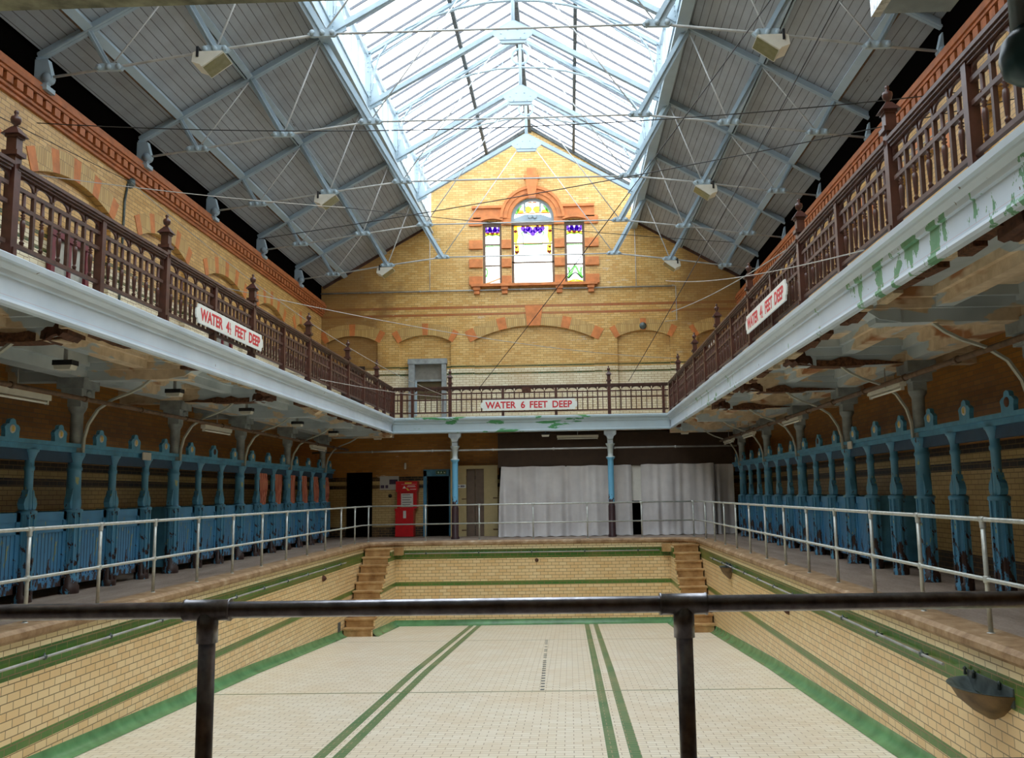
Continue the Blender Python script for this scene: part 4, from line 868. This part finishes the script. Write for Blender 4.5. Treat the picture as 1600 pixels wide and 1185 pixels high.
def cubicle(side, y, k, label, has_door, curtain, big):
    """one bay: post at local y=0, opening towards +y"""
    sd = side; t = thing('changing_cubicle', label, 'cubicle', (C+sd*6.75, y, 0), 0, 'blue changing cubicles under the galleries')
    if not big: link('post', POSTM, t)
    q = MB(); q.box(-.06, .03, 0, P_, 2.22, 2.34) if sd > 0 else q.box(-.03, .06, 0, P_, 2.22, 2.34)
    q.box(-.11*sd, .55*sd, 0, P_, 2.30, 2.36); q.box(-.02*sd, .09*sd, 0, P_, 2.06, 2.22, 1); part('cornice_beam', q, [M['blue_trim'], M['blue_dark']], t)
    q = MB(); h = P_/2; w = .16
    q.prism([(h-w, 2.36), (h+w, 2.36), (h+w, 2.44), (h+w+.02, 2.5), (h+w-.03, 2.54), (h+w-.08, 2.55), (h+.06, 2.61), (h, 2.63), (h-.06, 2.61), (h-w+.08, 2.55), (h-w+.03, 2.54), (h-w-.02, 2.5), (h-w, 2.44)], 'yz', -sd*.10, -sd*.04)
    nb = part('number_board', q, M['blue_trim'], t)
    q = MB(); q.lathe((-sd*.10, h, 2.48), [(0, -sd*.008), (.06, -sd*.008), (.065, 0)], 14, 0, 'x')
    dark = (k % 7 == 3)
    link('number_disc', q.mesh('number_disc', M['rust'] if dark else M['poster']), nb)
    if not dark:
        q = MB(); q.box(-sd*.112, -sd*.108, h-.022, h-.006, 2.445, 2.515); q.box(-sd*.112, -sd*.108, h+.006, h+.022, 2.445, 2.515); link('number_mark', q.mesh('number_mark', M['yellow']), nb)
    # low timber partition running back to the wall
    if not (sd > 0 and y < 15.6): q = MB(); q.box(.08*sd, .9*sd, -.02, .02, .12, 1.28); q.box(.08*sd, .9*sd, -.03, .03, 1.24, 1.30); part('partition', q, M['blue_trim'], t)
    if has_door:
        q = MB(); y0, y1 = .13, P_-.13
        q.box(.03*sd, .06*sd, y0, y1, .14, 1.29); q.box(.01*sd, .03*sd, y0, y0+.09, .14, 1.29); q.box(.01*sd, .03*sd, y1-.09, y1, .14, 1.29); q.box(.01*sd, .03*sd, y0, y1, 1.16, 1.29); q.box(.01*sd, .03*sd, y0, y1, .14, .26); q.box(.01*sd, .03*sd, y0, y1, .98, 1.05)
        d = part('door', q, M['blue_door'], t)
        yy = y0+.14
        q = MB()
        while yy < y1-.1: q.box(.028*sd, .031*sd, yy, yy+.012, .27, .97); yy += .09
        link('plank_grooves', q.mesh('plank_grooves', M['blue_dark']), d)
    if curtain: 
        q = MB(); n = 22; vs = []
        y0, y1 = .1, .62
        for zi in range(5):
            z = 2.08-zi*.2; sw = .06*math.sin(zi*1.1+k)
            for i in range(n+1): 
                u = i/n; vs.append((-.03*sd+.035*math.sin(u*26+zi*.3), y0+(y1-y0)*(u*(1-.12*abs(zi-2)/2))+sw*u, z))
        q.add(vs, [(a*(n+1)+i, a*(n+1)+i+1, (a+1)*(n+1)+i+1, (a+1)*(n+1)+i) for a in range(4) for i in range(n)], 0, True)
        cu = tag(link('cubicle_curtain', q.mesh('cubicle_curtain', M['pink']), None, (C+sd*6.75, y, 0)), 'salmon pink striped curtain hanging in the %s cubicle from the far end on the left' % ORD[int((29.9-y)/P_)], 'curtain', 'salmon pink cubicle curtains')
for sd, nm in ((-1, 'left'), (1, 'right')):
    ks = []; y = TY[3]-.03; k = 0
    while y < 30.0: ks.append((k, y)); y += P_; k += 1
    n_ = len(ks)
    for k, y in ks:
        i = n_-1-k; big = k % 3 == 0
        door = True
        if sd > 0 and (y < 15.5 or 18.0 < y < 18.7 or 16.8 > y > 16.9): door = (y < 6)
        if sd < 0 and (16.5 < y < 17.2): door = False
        cubicle(sd, y, k, 'blue changing cubicle under the %s gallery, %s from the far end%s' % (nm, ORD[i], '' if door else ', without a door'), door, sd < 0 and i < 6, big)
q = MB(); q.box(-7.83, -7.81, 16.3, 16.62, 2.18, 2.32); single('paper_notice', q, M['poster'], 'small pale notice fixed to the left cubicle cornice', 'notice')
q = MB(); q.box(5.41, 5.43, 17.3, 17.55, 2.2, 2.34); single('paper_notice', q, M['poster'], 'small pale notice fixed to the right cubicle cornice', 'notice')

# far columns under the gallery
for x, lb in ((-3.77, 'slim blue and grey iron column beside the blue doorway'), (1.4, 'slim blue and grey iron column in front of the white curtains')):
    t = thing('far_column', lb, 'column', (x, FYG+.14, 0), 0, 'slim columns carrying the far gallery'); q = MB()
    q.lathe((0, 0, 0), [(.14, 0), (.14, .06), (.115, .1), (.115, 1.0), (.10, 1.05), (.098, 2.5), (.10, 2.52), (.15, 2.58), (.15, 2.62), (.09, 2.64), (.085, 2.75), (.10, 2.95), (.15, 3.02), (.155, 3.06)], 16); part('shaft', q, M['farcol'], t)
    q = MB(); q.box(-.09, .09, -.09, .09, 3.06, 3.2); q.prism([(-.09, 3.2), (.09, 3.2), (.12, 3.3), (.2, 3.36), (.2, 3.5), (-.2, 3.5), (-.2, 3.36), (-.12, 3.3)], 'xz', -.12, .12); part('capital', q, M['colgrey'], t)

# ------------------------------------------------------------------ deck handrails
def handrail(pts, postpos, label, mt, r=.024, pr=.024, zt=1.12, zm=.53, fit='galv'):
    t = thing('pool_handrail', label, 'handrail', (0, 0, 0), 0, 'tubular handrails round the pool')
    q = MB(); q.tube([(x, y, zt) for x, y in pts], r, 10); part('top_rail', q, M[mt], t); q = MB(); q.tube([(x, y, zm) for x, y in pts], r*.92, 10); part('middle_rail', q, M[mt], t)
    for x, y in postpos:
        q = MB(); q.tube([(x, y, 0.005), (x, y, zt)], pr, 10); po = part('post', q, M[mt], t)
        q = MB(); q.lathe((x, y, zm), [(pr*1.25, -.035), (pr*1.5, -.03), (pr*1.5, .03), (pr*1.25, .035)], 10); link('middle_collar', q.mesh('middle_collar', M[fit]), po)
        q = MB(); q.lathe((x, y, .005), [(pr*1.7, 0), (pr*1.7, .008), (pr, .014)], 10); link('foot_flange', q.mesh('foot_flange', M[fit]), po)
        q = MB(); q.lathe((x, y, zt), [(pr*1.3, -.085), (pr*1.35, -.02), (pr*1.2, 0)], 10)
        # sleeves along the rail
        j = min(range(len(pts)-1), key=lambda j: abs((Vector(pts[j])-Vector((x, y))).length+(Vector(pts[j+1])-Vector((x, y))).length-(Vector(pts[j+1])-Vector(pts[j])).length))
        d = (Vector(pts[j+1])-Vector(pts[j])).normalized(); q.tube([(x-d.x*.055, y-d.y*.055, zt), (x+d.x*.055, y+d.y*.055, zt)], r*1.3, 10); link('fitting', q.mesh('fitting', M[fit]), po)
LX, RX, FY = -6.55, 4.13, 29.0
lp = [(LX, 14.17+1.667*k) for k in range(-5, 9)]
handrail([(LX, 5.0), (LX, 28.45), (-6.35, FY-.02)], lp+[(-6.42, 28.8)], 'pale grey tubular handrail along the left side of the pool', 'galv')
handrail([(-6.35, FY-.02), (4.0, FY)], [(-6.35+1.73*k, FY-.02) for k in range(1, 6)]+[(3.95, FY)], 'pale grey tubular handrail across the far end of the pool', 'galv')
handrail([(4.0, FY), (4.13, 28.3), (RX, 4.5)], [(RX, 9.2+1.68*k) for k in range(-2, 12)], 'pale grey tubular handrail along the right side of the pool', 'galv')
# black foreground rail
t = thing('front_handrail', 'black tubular handrail in the foreground across the near end', 'handrail', (0, 3.0, 0))
q = MB(); q.tube([(-4.6, 0, 1.085), (3.6, 0, 1.085)], .027, 20); part('top_rail', q, M['black_tube'], t)
q = MB(); q.tube([(-4.6, 0, .57), (3.6, 0, .57)], .027, 20); part('middle_rail', q, M['black_tube'], t)
for x in (-2.8, -1.2, .365, 1.95):
    q = MB(); q.tube([(x, 0, 0), (x, 0, 1.08)], .027, 20); po = part('post', q, M['black_tube'], t)
    for z in (1.085, .57):
        q = MB(); q.tube([(x-.077, 0, z), (x-.071, 0, z), (x-.069, 0, z), (x+.069, 0, z), (x+.071, 0, z), (x+.077, 0, z)], [.036, .036, .034, .034, .036, .036], 20); link('fitting', q.mesh('fitting', M['black_fit']), po)
        q = MB(); q.tube([(x, 0, z-.105), (x, 0, z-.01)], .034, 20); link('collar', q.mesh('collar', M['black_fit']), po)
    q = MB(); q.lathe((x, 0, 0), [(.07, 0), (.07, .015), (.035, .03)], 14); link('foot_flange', q.mesh('foot_flange', M['black_fit']), po)

# ------------------------------------------------------------------ lights
def floodlight(x, y, z, sd, label):
    t = thing('floodlight', label, 'floodlight', (x, y, z), 0, 'cream floodlights hung from the roof trusses')
    q = MB(); w = .21; d = sd
    # wedge housing: flat top, lens facing down and inwards
    A = [(-.26*d, 0), (.20*d, -.01), (.02*d, -.36), (-.14*d, -.34), (-.28*d, -.12)]
    q.prism([(.26*-d, -.02), (.22*-d, .0), (.24*d, -.0), (-.12*d, -.24), (-.28*d, -.18)], 'xz', -w, w)
    part('housing', q, M['light_body'], t)
    q = MB(); q.prism([(.26*d, -.02), (.23*d, -.0), (-.13*d, -.25), (-.10*d, -.28)], 'xz', -w-.01, w+.01); part('rim', q, M['light_body'], t)
    q = MB(); q.prism([(.255*d, -.035), (.25*d, -.03), (-.09*d, -.275), (-.085*d, -.285)], 'xz', -w+.03, w-.03); part('lens', q, M['lens'], t)
    q = MB(); q.box(-.2*d, -.16*d, -w-.02, -w, -.1, .06); q.box(-.2*d, -.16*d, w, w+.02, -.1, .06); q.box(-.2*d, -.16*d, -w-.02, w+.02, .06, .08); part('bracket', q, M['black'], t)
for k, nmk in ((5, 'nearest'), (7, 'middle'), (9, 'farthest')):
    for sd, nm in ((-1, 'left'), (1, 'right')): floodlight(C+sd*4.72, TY[k], 8.93, -sd, 'cream floodlight on the %s side of the roof, %s of three' % (nm, nmk))
def fluo(x, y, z, L, along, label):
    t = thing('fluorescent_light', label, 'light fitting', (x, y, z), 0 if along == 'y' else PI/2, 'fluorescent battens under the galleries')
    q = MB(); q.box(-.05, .05, -L/2, L/2, -.02, .06); part('batten', q, M['light_body'], t)
    q = MB(); q.tube([(0, -L/2+.04, -.055), (0, L/2-.04, -.055)], .018, 8); part('tube', q, M['tubelight'], t)
    for s_ in (-1, 1): q = MB(); q.box(-.025, .025, s_*(L/2-.05), s_*(L/2-.02), -.08, -.02); part('end_cap', q, M['light_body'], t)
    q = MB(); q.tube([(0, 0, .06), (0, 0, .35)], .01, 6); part('hanger', q, M['rod'], t)
for i, y in enumerate((12.1, 19.2, 27.1)): fluo(-7.6, y, 2.93, 1.5, 'y', 'fluorescent batten hung over the left cubicles, %s from the far end' % ORD[2-i])
for i, y in enumerate((14.4, 20.5, 25.4, 28.6)): fluo(5.1, y, 3.0, 1.5, 'y', 'fluorescent batten hung under the right gallery, %s from the far end' % ORD[3-i])
fluo(.33, 30.3, 3.32, 1.4, 'x', 'fluorescent batten under the far gallery above the curtains')
def emerg(x, y, z, label):
    t = thing('bulkhead_light', label, 'light fitting', (x, y, z), 0, 'black bulkhead lights under the galleries')
    q = MB(); q.box(-.14, .14, -.09, .09, .03, .1); part('base', q, M['black'], t); q = MB(); q.prism([(-.13, .03), (.13, .03), (.11, -.03), (-.11, -.03)], 'xz', -.08, .08); part('diffuser', q, M['light_body'], t)
    q = MB(); q.box(-.02, .02, -.02, .02, .1, .48); part('stem', q, M['rod'], t)
for i, y in enumerate((12.2, 15.7, 19.3, 23.0, 26.6)): emerg(-7.0, y, 3.30, 'black and cream bulkhead light under the left gallery, %s from the far end' % ORD[4-i])
for i, x in enumerate((-6.4, -.75, 3.9)): emerg(x, 30.0, 3.36, 'bulkhead light under the far gallery, %s' % ('near the left corner', 'in the middle', 'near the right corner')[i])
# pipes
def pipe(pts, r, m, label, group='pipes under the galleries'):
    q = MB(); q.tube(pts, r, 8)
    for p, c_ in zip(pts, pts[1:]):
        d = Vector(c_)-Vector(p); k = int(d.length/1.8)
        for i in range(1, k):
            v = Vector(p)+d*i/k; dn = d.normalized()*.03; q.tube([v-dn, v+dn], r*1.35, 8)
    return single('pipe', q, M[m], label, 'pipe', group)
pipe([(-7.3, Y0, 2.98), (-7.3, 29.6, 2.98)], .035, 'rust_pipe', 'rusty pipe running along under the left gallery')
pipe([(5.0, Y0, 3.06), (5.0, 29.6, 3.06)], .04, 'rust_pipe', 'rusty pipe running along under the right gallery')
pipe([(-8.6, 29.95, 2.92), (5.6, 29.95, 2.92)], .03, 'rod', 'pale pipe crossing under the far gallery')
pipe([(-9.0, YF-.16, 8.86), (3.9, YF-.16, 8.86)], .028, 'rod', 'grey conduit crossing the far wall just below the stained window')
pipe([(3.9, YF-.16, 8.9), (4.03, YF-.16, 8.86), (4.03, YF-.16, 7.6), (3.6, YF-.16, 7.56)], .014, 'rod', 'thin conduit dropping down the far wall right of the window')
for x in (-4.95, 2.6): pipe([(x, YF-.15, 11.2), (x, YF-.15, 8.9)], .012, 'rod_w', 'thin cable dropping from the roof down the far wall %s of the window' % ('left' if x < 0 else 'right'))
q = MB(); q.lathe((2.8, YF-.1, 7.42), [(.13, 0), (.13, -.04), (.09, -.08), (0, -.09)], 16, 0, 'y'); single('alarm_bell', q, M['bronze'], 'grey round alarm bell on the far wall above a small arch', 'bell')
q = MB(); q.lathe((WL+.14, 17.6, 7.95), [(.0, .1), (.09, .08), (.1, -.02), (.05, -.1), (.0, -.12)], 12); q.tube([(WL+.14, 17.5, 7.9), (WL+.14, 17.4, 7.5), (WL+.14, 17.35, 5.2)], .025, 6); single('wall_lamp', q, M['bronze'], 'old grey lamp on the left wall under a truss foot with a rusty pipe below', 'lamp')

# things hung under the near gallery
t = thing('air_duct', 'grey metal box end with foil tape at the top right edge', 'duct', (1.60, 3.75, 3.565)); q = MB(); q.box(-.16, .16, -.1, .1, 0.01, .22); part('box', q, M['colgrey'], t); q = MB(); q.box(-.19, -.15, -.11, .11, .0, .22); part('foil_end', q, M['foil'], t)
t = thing('pendant_lamp', 'dark teal round lamp hanging at the right edge', 'lamp', (1.93, 3.55, 3.20)); q = MB(); q.lathe((0, 0, 0), [(0, .14), (.05, .13), (.10, .07), (.115, 0), (.10, -.07), (.05, -.11), (0, -.12)], 20); part('bowl', q, M['teal'], t); q = MB(); q.tube([(-.03, 0, .1), (-.03, 0, .67)], .035, 10); part('stem', q, M['steel'], t)

# ------------------------------------------------------------------ under the far gallery
def cloth(x0, x1, z0, z1, y, label, seed, left_slant=0, ntop=0):
    rr = random.Random(seed); n = int((x1-x0)*28); m = 14; vs = []; ph = [rr.uniform(0, 6) for _ in range(6)]; fr = [rr.uniform(2, 4), rr.uniform(8, 11), rr.uniform(13, 17), rr.uniform(21, 27)]
    for j in range(m+1):
        v = j/m; z = z1+(z0-z1)*v
        for i in range(n+1):
            u = i/n; x = x0+(x1-x0)*u; e = max(0, 1-u*12); x -= left_slant*e*math.sin(v*PI*.5)
            amp = .035+.05*v
            dy = amp*(math.sin(x*fr[0]*2+ph[0]+v*.8)+.7*math.sin(x*fr[1]+ph[1]-v*1.5)+.5*math.sin(x*fr[2]+ph[2]+v)+.3*math.sin(x*fr[3]+ph[3]))
            if j == m: dy -= .06
            sag = .02*abs(math.sin(x*3+ph[4])) if j == 0 else 0
            vs.append((x, y+dy, z-sag+(.012*math.sin(x*17) if j == m else 0)+.015*(j == m)))
    q = MB(); q.add(vs, [(a*(n+1)+i, a*(n+1)+i+1, (a+1)*(n+1)+i+1, (a+1)*(n+1)+i) for a in range(m) for i in range(n)], 0, True)
    return single('cloth_curtain', q, M['cloth'], label, 'curtain', 'white sheets hung under the far gallery')
cloth(-2.28, 2.12, .0, 2.37, 30.55, 'wide white cloth curtain behind the slim column at the far end', 3, .12)
cloth(2.45, 4.9, .0, 2.38, 30.55, 'white cloth curtain right of the dark gap at the far end', 5)
cloth(4.92, 5.6, .0, 2.36, 30.75, 'short end of white cloth beside the right cubicles', 8)
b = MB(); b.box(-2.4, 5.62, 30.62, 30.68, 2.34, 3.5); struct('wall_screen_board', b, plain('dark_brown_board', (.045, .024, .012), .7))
b = MB(); b.box(-2.4, 5.6, 31.2, 31.25, 0, 3.5); struct('wall_screen_back', b, M['dark'])  # added black sheet, paints the shade seen between the curtains
q = MB(); q.box(2.1, 2.5, 30.69, 30.72, 1.15, 2.5); single('screen_panel', q, M['white'], 'pale panel showing in the gap between the white curtains', 'panel')
# cream partition with brown double doors
b = MB(); yp = 31.6
b.box(-3.93, -3.6, yp, yp+.06, 0, 2.34); b.box(-2.98, -2.5, yp, yp+.06, 0, 2.34); b.box(-3.93, -2.5, yp, yp+.08, 2.34, 2.46); o = struct('door_3', b, M['cream'])
q = MB(); q.box(-3.6, -3.31, yp+.12, yp+.16, .0, 2.34); q.box(-3.29, -2.98, yp+.10, yp+.14, .0, 2.34); part('door_leaf', q, M['brownpanel'], o)
q = MB(); q.box(-3.76, -3.6, yp-.02, yp, 1.28, 1.31); q.box(-3.76, -3.6, yp-.02, yp, .2, .23); q.box(-2.66, -2.5, yp-.02, yp, 1.3, 1.33); q.box(-2.66, -2.5, yp-.02, yp, .22, .25); part('hinge', q, M['rust'], o)
t = thing('arrow_sign', 'small white direction sign with dark lettering on the cream door', 'sign', (-3.77, yp-.01, 1.74)); q = MB(); q.box(-.16, .16, -.01, 0, -.06, .06); part('panel', q, M['sign'], t)
q = MB(); q.prism([(-.14, 0), (-.09, .02), (-.09, -.02)], 'xz', -.014, -.011); q.box(-.09, -.03, -.014, -.011, -.006, .006); q.box(-.02, .02, -.014, -.011, -.03, .03); q.box(.03, .06, -.014, -.011, -.03, .03); q.box(.07, .1, -.014, -.011, -.03, .03); q.prism([(.14, .045), (.115, 0), (.14, -.045), (.13, 0)], 'xz', -.014, -.011); part('marks', q, M['purple'], t)
b = MB(); b.box(-4.1, -3.93, 31.2, YF, 0, 3.5); struct('wall_partition', b, M['cream'])
# notice board
t = thing('notice_board', 'pale poster with dark photographs on the tiled far wall', 'poster', (-6.43, YF-.01, 1.9)); q = MB(); q.box(-.34, .34, -.03, 0, -.24, .25); part('paper', q, M['poster'], t)
q = MB(); q.box(0, .30, -.034, -.03, -.04, .13); q.box(-.31, -.18, -.034, -.03, -.18, -.07); q.box(-.14, -.04, -.034, -.03, -.18, -.07); part('photographs', q, M['purple'], t)
q = MB(); q.prism([(-.07, 1.38), (.07, 1.38), (.07, 1.5), (.04, 1.5), (0, 1.44), (-.04, 1.5), (-.07, 1.5)], 'xz', YF-.03, YF-.01); q2 = MB(); q2.lathe((-6.4, YF-.02, 1.45), [(0, -.06), (.05, -.04), (.07, 0)], 10, 0, 'y'); single('wall_boss', q2, M['dark_wood'], 'small dark fitting on the wall under the poster', 'fitting')
q = MB(); q.lathe((-5.85, YF-.08, 2.5), [(0, -.12), (.035, -.11), (.045, -.05), (.04, .1), (0, .12)], 10); single('wall_lamp', q, M['light_body'], 'small cream lamp on the brown brick above the red cabinet', 'lamp')
# red cabinet + red chest
t = thing('red_cabinet', 'red vending display cabinet with yellow and white header', 'cabinet', (-5.7, YF-.45, 0)); q = MB(); q.box(-.37, .33, 0, .35, 1.0, 1.62); q.box(-.33, -.25, -.02, 0, 1.0, 1.6); q.box(.22, .33, -.02, 0, 1.0, 1.6); part('frame', q, M['redbox'], t)
q = MB(); q.box(-.4, .36, -.08, .35, 1.58, 1.95); hd = part('header', q, M['redbox'], t)
q = MB(); q.box(-.08, .16, -.085, -.08, 1.86, 1.91); q.prism([(-.04, 1.7), (.02, 1.62), (.1, 1.62), (.06, 1.66), (.0, 1.72)], 'xz', -.085, -.08); link('yellow_mark', q.mesh('yellow_mark', M['yellow']), hd)
q = MB(); q.prism([(-.16, 1.7), (-.04, 1.7), (-.1, 1.79)], 'xz', -.085, -.08); q.box(.0, .3, -.085, -.08, 1.75, 1.765); q.box(.02, .28, -.085, -.08, 1.79, 1.80); q.box(-.2, .33, -.085, -.08, 1.84, 1.845); q.box(.1, .32, -.085, -.08, 1.66, 1.675); link('white_mark', q.mesh('white_mark', M['white']), hd)
q = MB(); q.box(-.22, .2, -.025, -.01, 1.05, 1.52); nt = part('notice', q, M['poster'], t)
q = MB()
for i in range(5): q.box(-.18, .10+.05*(i % 2), -.03, -.025, 1.12+i*.085, 1.14+i*.085)
link('text_lines', q.mesh('text_lines', M['purple']), nt)
q = MB(); q.box(-.42, .22, -.05, .38, .02, .96); q.box(-.44, .24, -.07, .4, .92, 1.0); part('chest', q, M['redbox'], t); q = MB(); q.box(-.14, -.04, -.06, -.05, .66, .93); part('label', q, M['poster'], t)

# ------------------------------------------------------------------ wires
def wire(a, c_, sag, r, m, label):
    a, c_ = Vector(a), Vector(c_); d_ = c_-a
    for p_, s_ in ((a, 1), (c_, -1)):
        lo, hi = WL+.2, WR-.2
        if p_.x < lo: p_ += d_*((lo-p_.x)/d_.x)
        if p_.x > hi: p_ += d_*((hi-p_.x)/d_.x)
    pts = [a.lerp(c_, i/24)-Vector((0, 0, sag*4*(i/24)*(1-i/24))) for i in range(25)]
    q = MB(); q.tube(pts, r, 5); single('wire', q, M[m], label, 'wire', 'thin wires strung across the hall')
wire((-9.55, 14.3, 7.83), (6.84, 12.8, 7.28), 0.35, 0.009, 'alu', 'dark wire crossing the whole hall above the left newel finial')
wire((-7.64, 11.5, 5.93), (-3.92, 15.5, 6.61), 0.05, 0.007, 'wire_w', 'pale wire from the left gallery towards the gable window')
wire((-3.92, 15.5, 6.61), (3.66, 19.0, 6.78), 0.05, 0.007, 'alu', 'dark wire passing in front of the gable window below its arch')
wire((-5.3, 15.0, 5.92), (6.12, 11.5, 6.56), 0.1, 0.008, 'alu', 'dark wire rising from the left wall to the upper right')
wire((3.2, 12.0, 8.61), (-2.92, 29.6, 4.97), 0.1, 0.01, 'alu', 'dark wire slanting from the top right down to the far balustrade')
wire((4.11, 12.0, 8.58), (2.05, 29.6, 5.09), 0.1, 0.01, 'alu', 'second dark wire slanting down to the far balustrade right of the sign')
wire((-8.69, 13.0, 7.37), (-8.61, 17.0, 7.74), 0, 0.007, 'alu', 'dark wire along the left wall above the arches')
wire((-8.61, 17.0, 7.74), (-3.97, 29.6, 4.69), 0.5, 0.008, 'wire_w', 'pale wire falling from the left wall to the far balustrade')
wire((-6.84, 16.0, 4.18), (-4.18, 29.6, 4.69), 0.15, 0.009, 'wire_w', 'pale wire along the left balustrade below its handrail')
wire((-6.4, 16.0, 5.34), (3.42, 27.5, 5.52), 0.25, 0.008, 'wire_w', 'pale wire spanning from the left balustrade to the right corner')
wire((3.3, 9.71, 4.05), (2.87, 25.0, 7.39), 0.15, 0.008, 'wire_w', 'pale wire rising from the right balustrade towards the far wall')
wire((4.84, 9.0, 5.91), (2.41, 20.0, 5.48), 0.35, 0.009, 'wire_w', 'pale wire from the upper right edge to the right far corner')
# ------------------------------------------------------------------ light and camera
w = bpy.data.worlds.new('sky'); bpy.context.scene.world = w; w.use_nodes = True
bg = w.node_tree.nodes['Background']; bg.inputs[0].default_value = (.90, .95, 1.0, 1); bg.inputs[1].default_value = 3.2
for sd in (-1, 1):
    for k in range(2):
        la = bpy.data.lights.new('sky_portal', 'AREA'); la.shape = 'RECTANGLE'; la.size = 17.5; la.size_y = 4.7; la.cycles.is_portal = True; la.energy = 1
        o = bpy.data.objects.new('sky_portal', la); col.objects.link(o)
        sl = math.atan((15.12-12.78)/3.8)
        o.location = (C+sd*1.95, Y0+8.75+17.6*k, 14.1)
        o.rotation_euler = Matrix(((0, math.cos(sl), 0), (1, 0, 0), (0, 0, -1))).to_euler()
        # local x runs along the hall, local y down the slope, -z faces in
        ex = Vector((0, 1, 0)); ey = Vector((sd*math.cos(sl), 0, -math.sin(sl))); ez = ex.cross(ey)
        if ez.z < 0: ex = -ex; ez = ex.cross(ey)
        o.rotation_euler = Matrix((ex, ey, ez)).transposed().to_euler()
cam = bpy.data.cameras.new('camera'); co = bpy.data.objects.new('camera', cam); col.objects.link(co); bpy.context.scene.camera = co
cam.sensor_width = 36; cam.lens = 1400/1600*36; cam.shift_x = -.03; cam.clip_start = .05; cam.clip_end = 200
# image axes (right, down, forward) of the solved view
def cr(a, b_): return Vector(a).cross(Vector(b_))
Yv = Vector((889-848, 770-592, 1400)).normalized(); hz = Vector((1, -.0165, 0)).normalized()
Uv = hz.cross(Yv).normalized()
if Uv.y > 0: Uv = -Uv
Xv = Yv.cross(Uv)
right = Vector((Xv.x, Yv.x, Uv.x)); down = Vector((Xv.y, Yv.y, Uv.y)); fwd = Vector((Xv.z, Yv.z, Uv.z))
co.matrix_world = Matrix.Translation((0, 0, 1.45)) @ Matrix((right, -down, -fwd)).transposed().to_4x4()
sc = bpy.context.scene; sc.view_settings.view_transform = 'Standard'; sc.view_settings.look = 'None'; sc.view_settings.exposure = 0.75; sc.view_settings.gamma = 1.0
sc.cycles.max_bounces = 8; sc.cycles.diffuse_bounces = 5; sc.cycles.transparent_max_bounces = 12
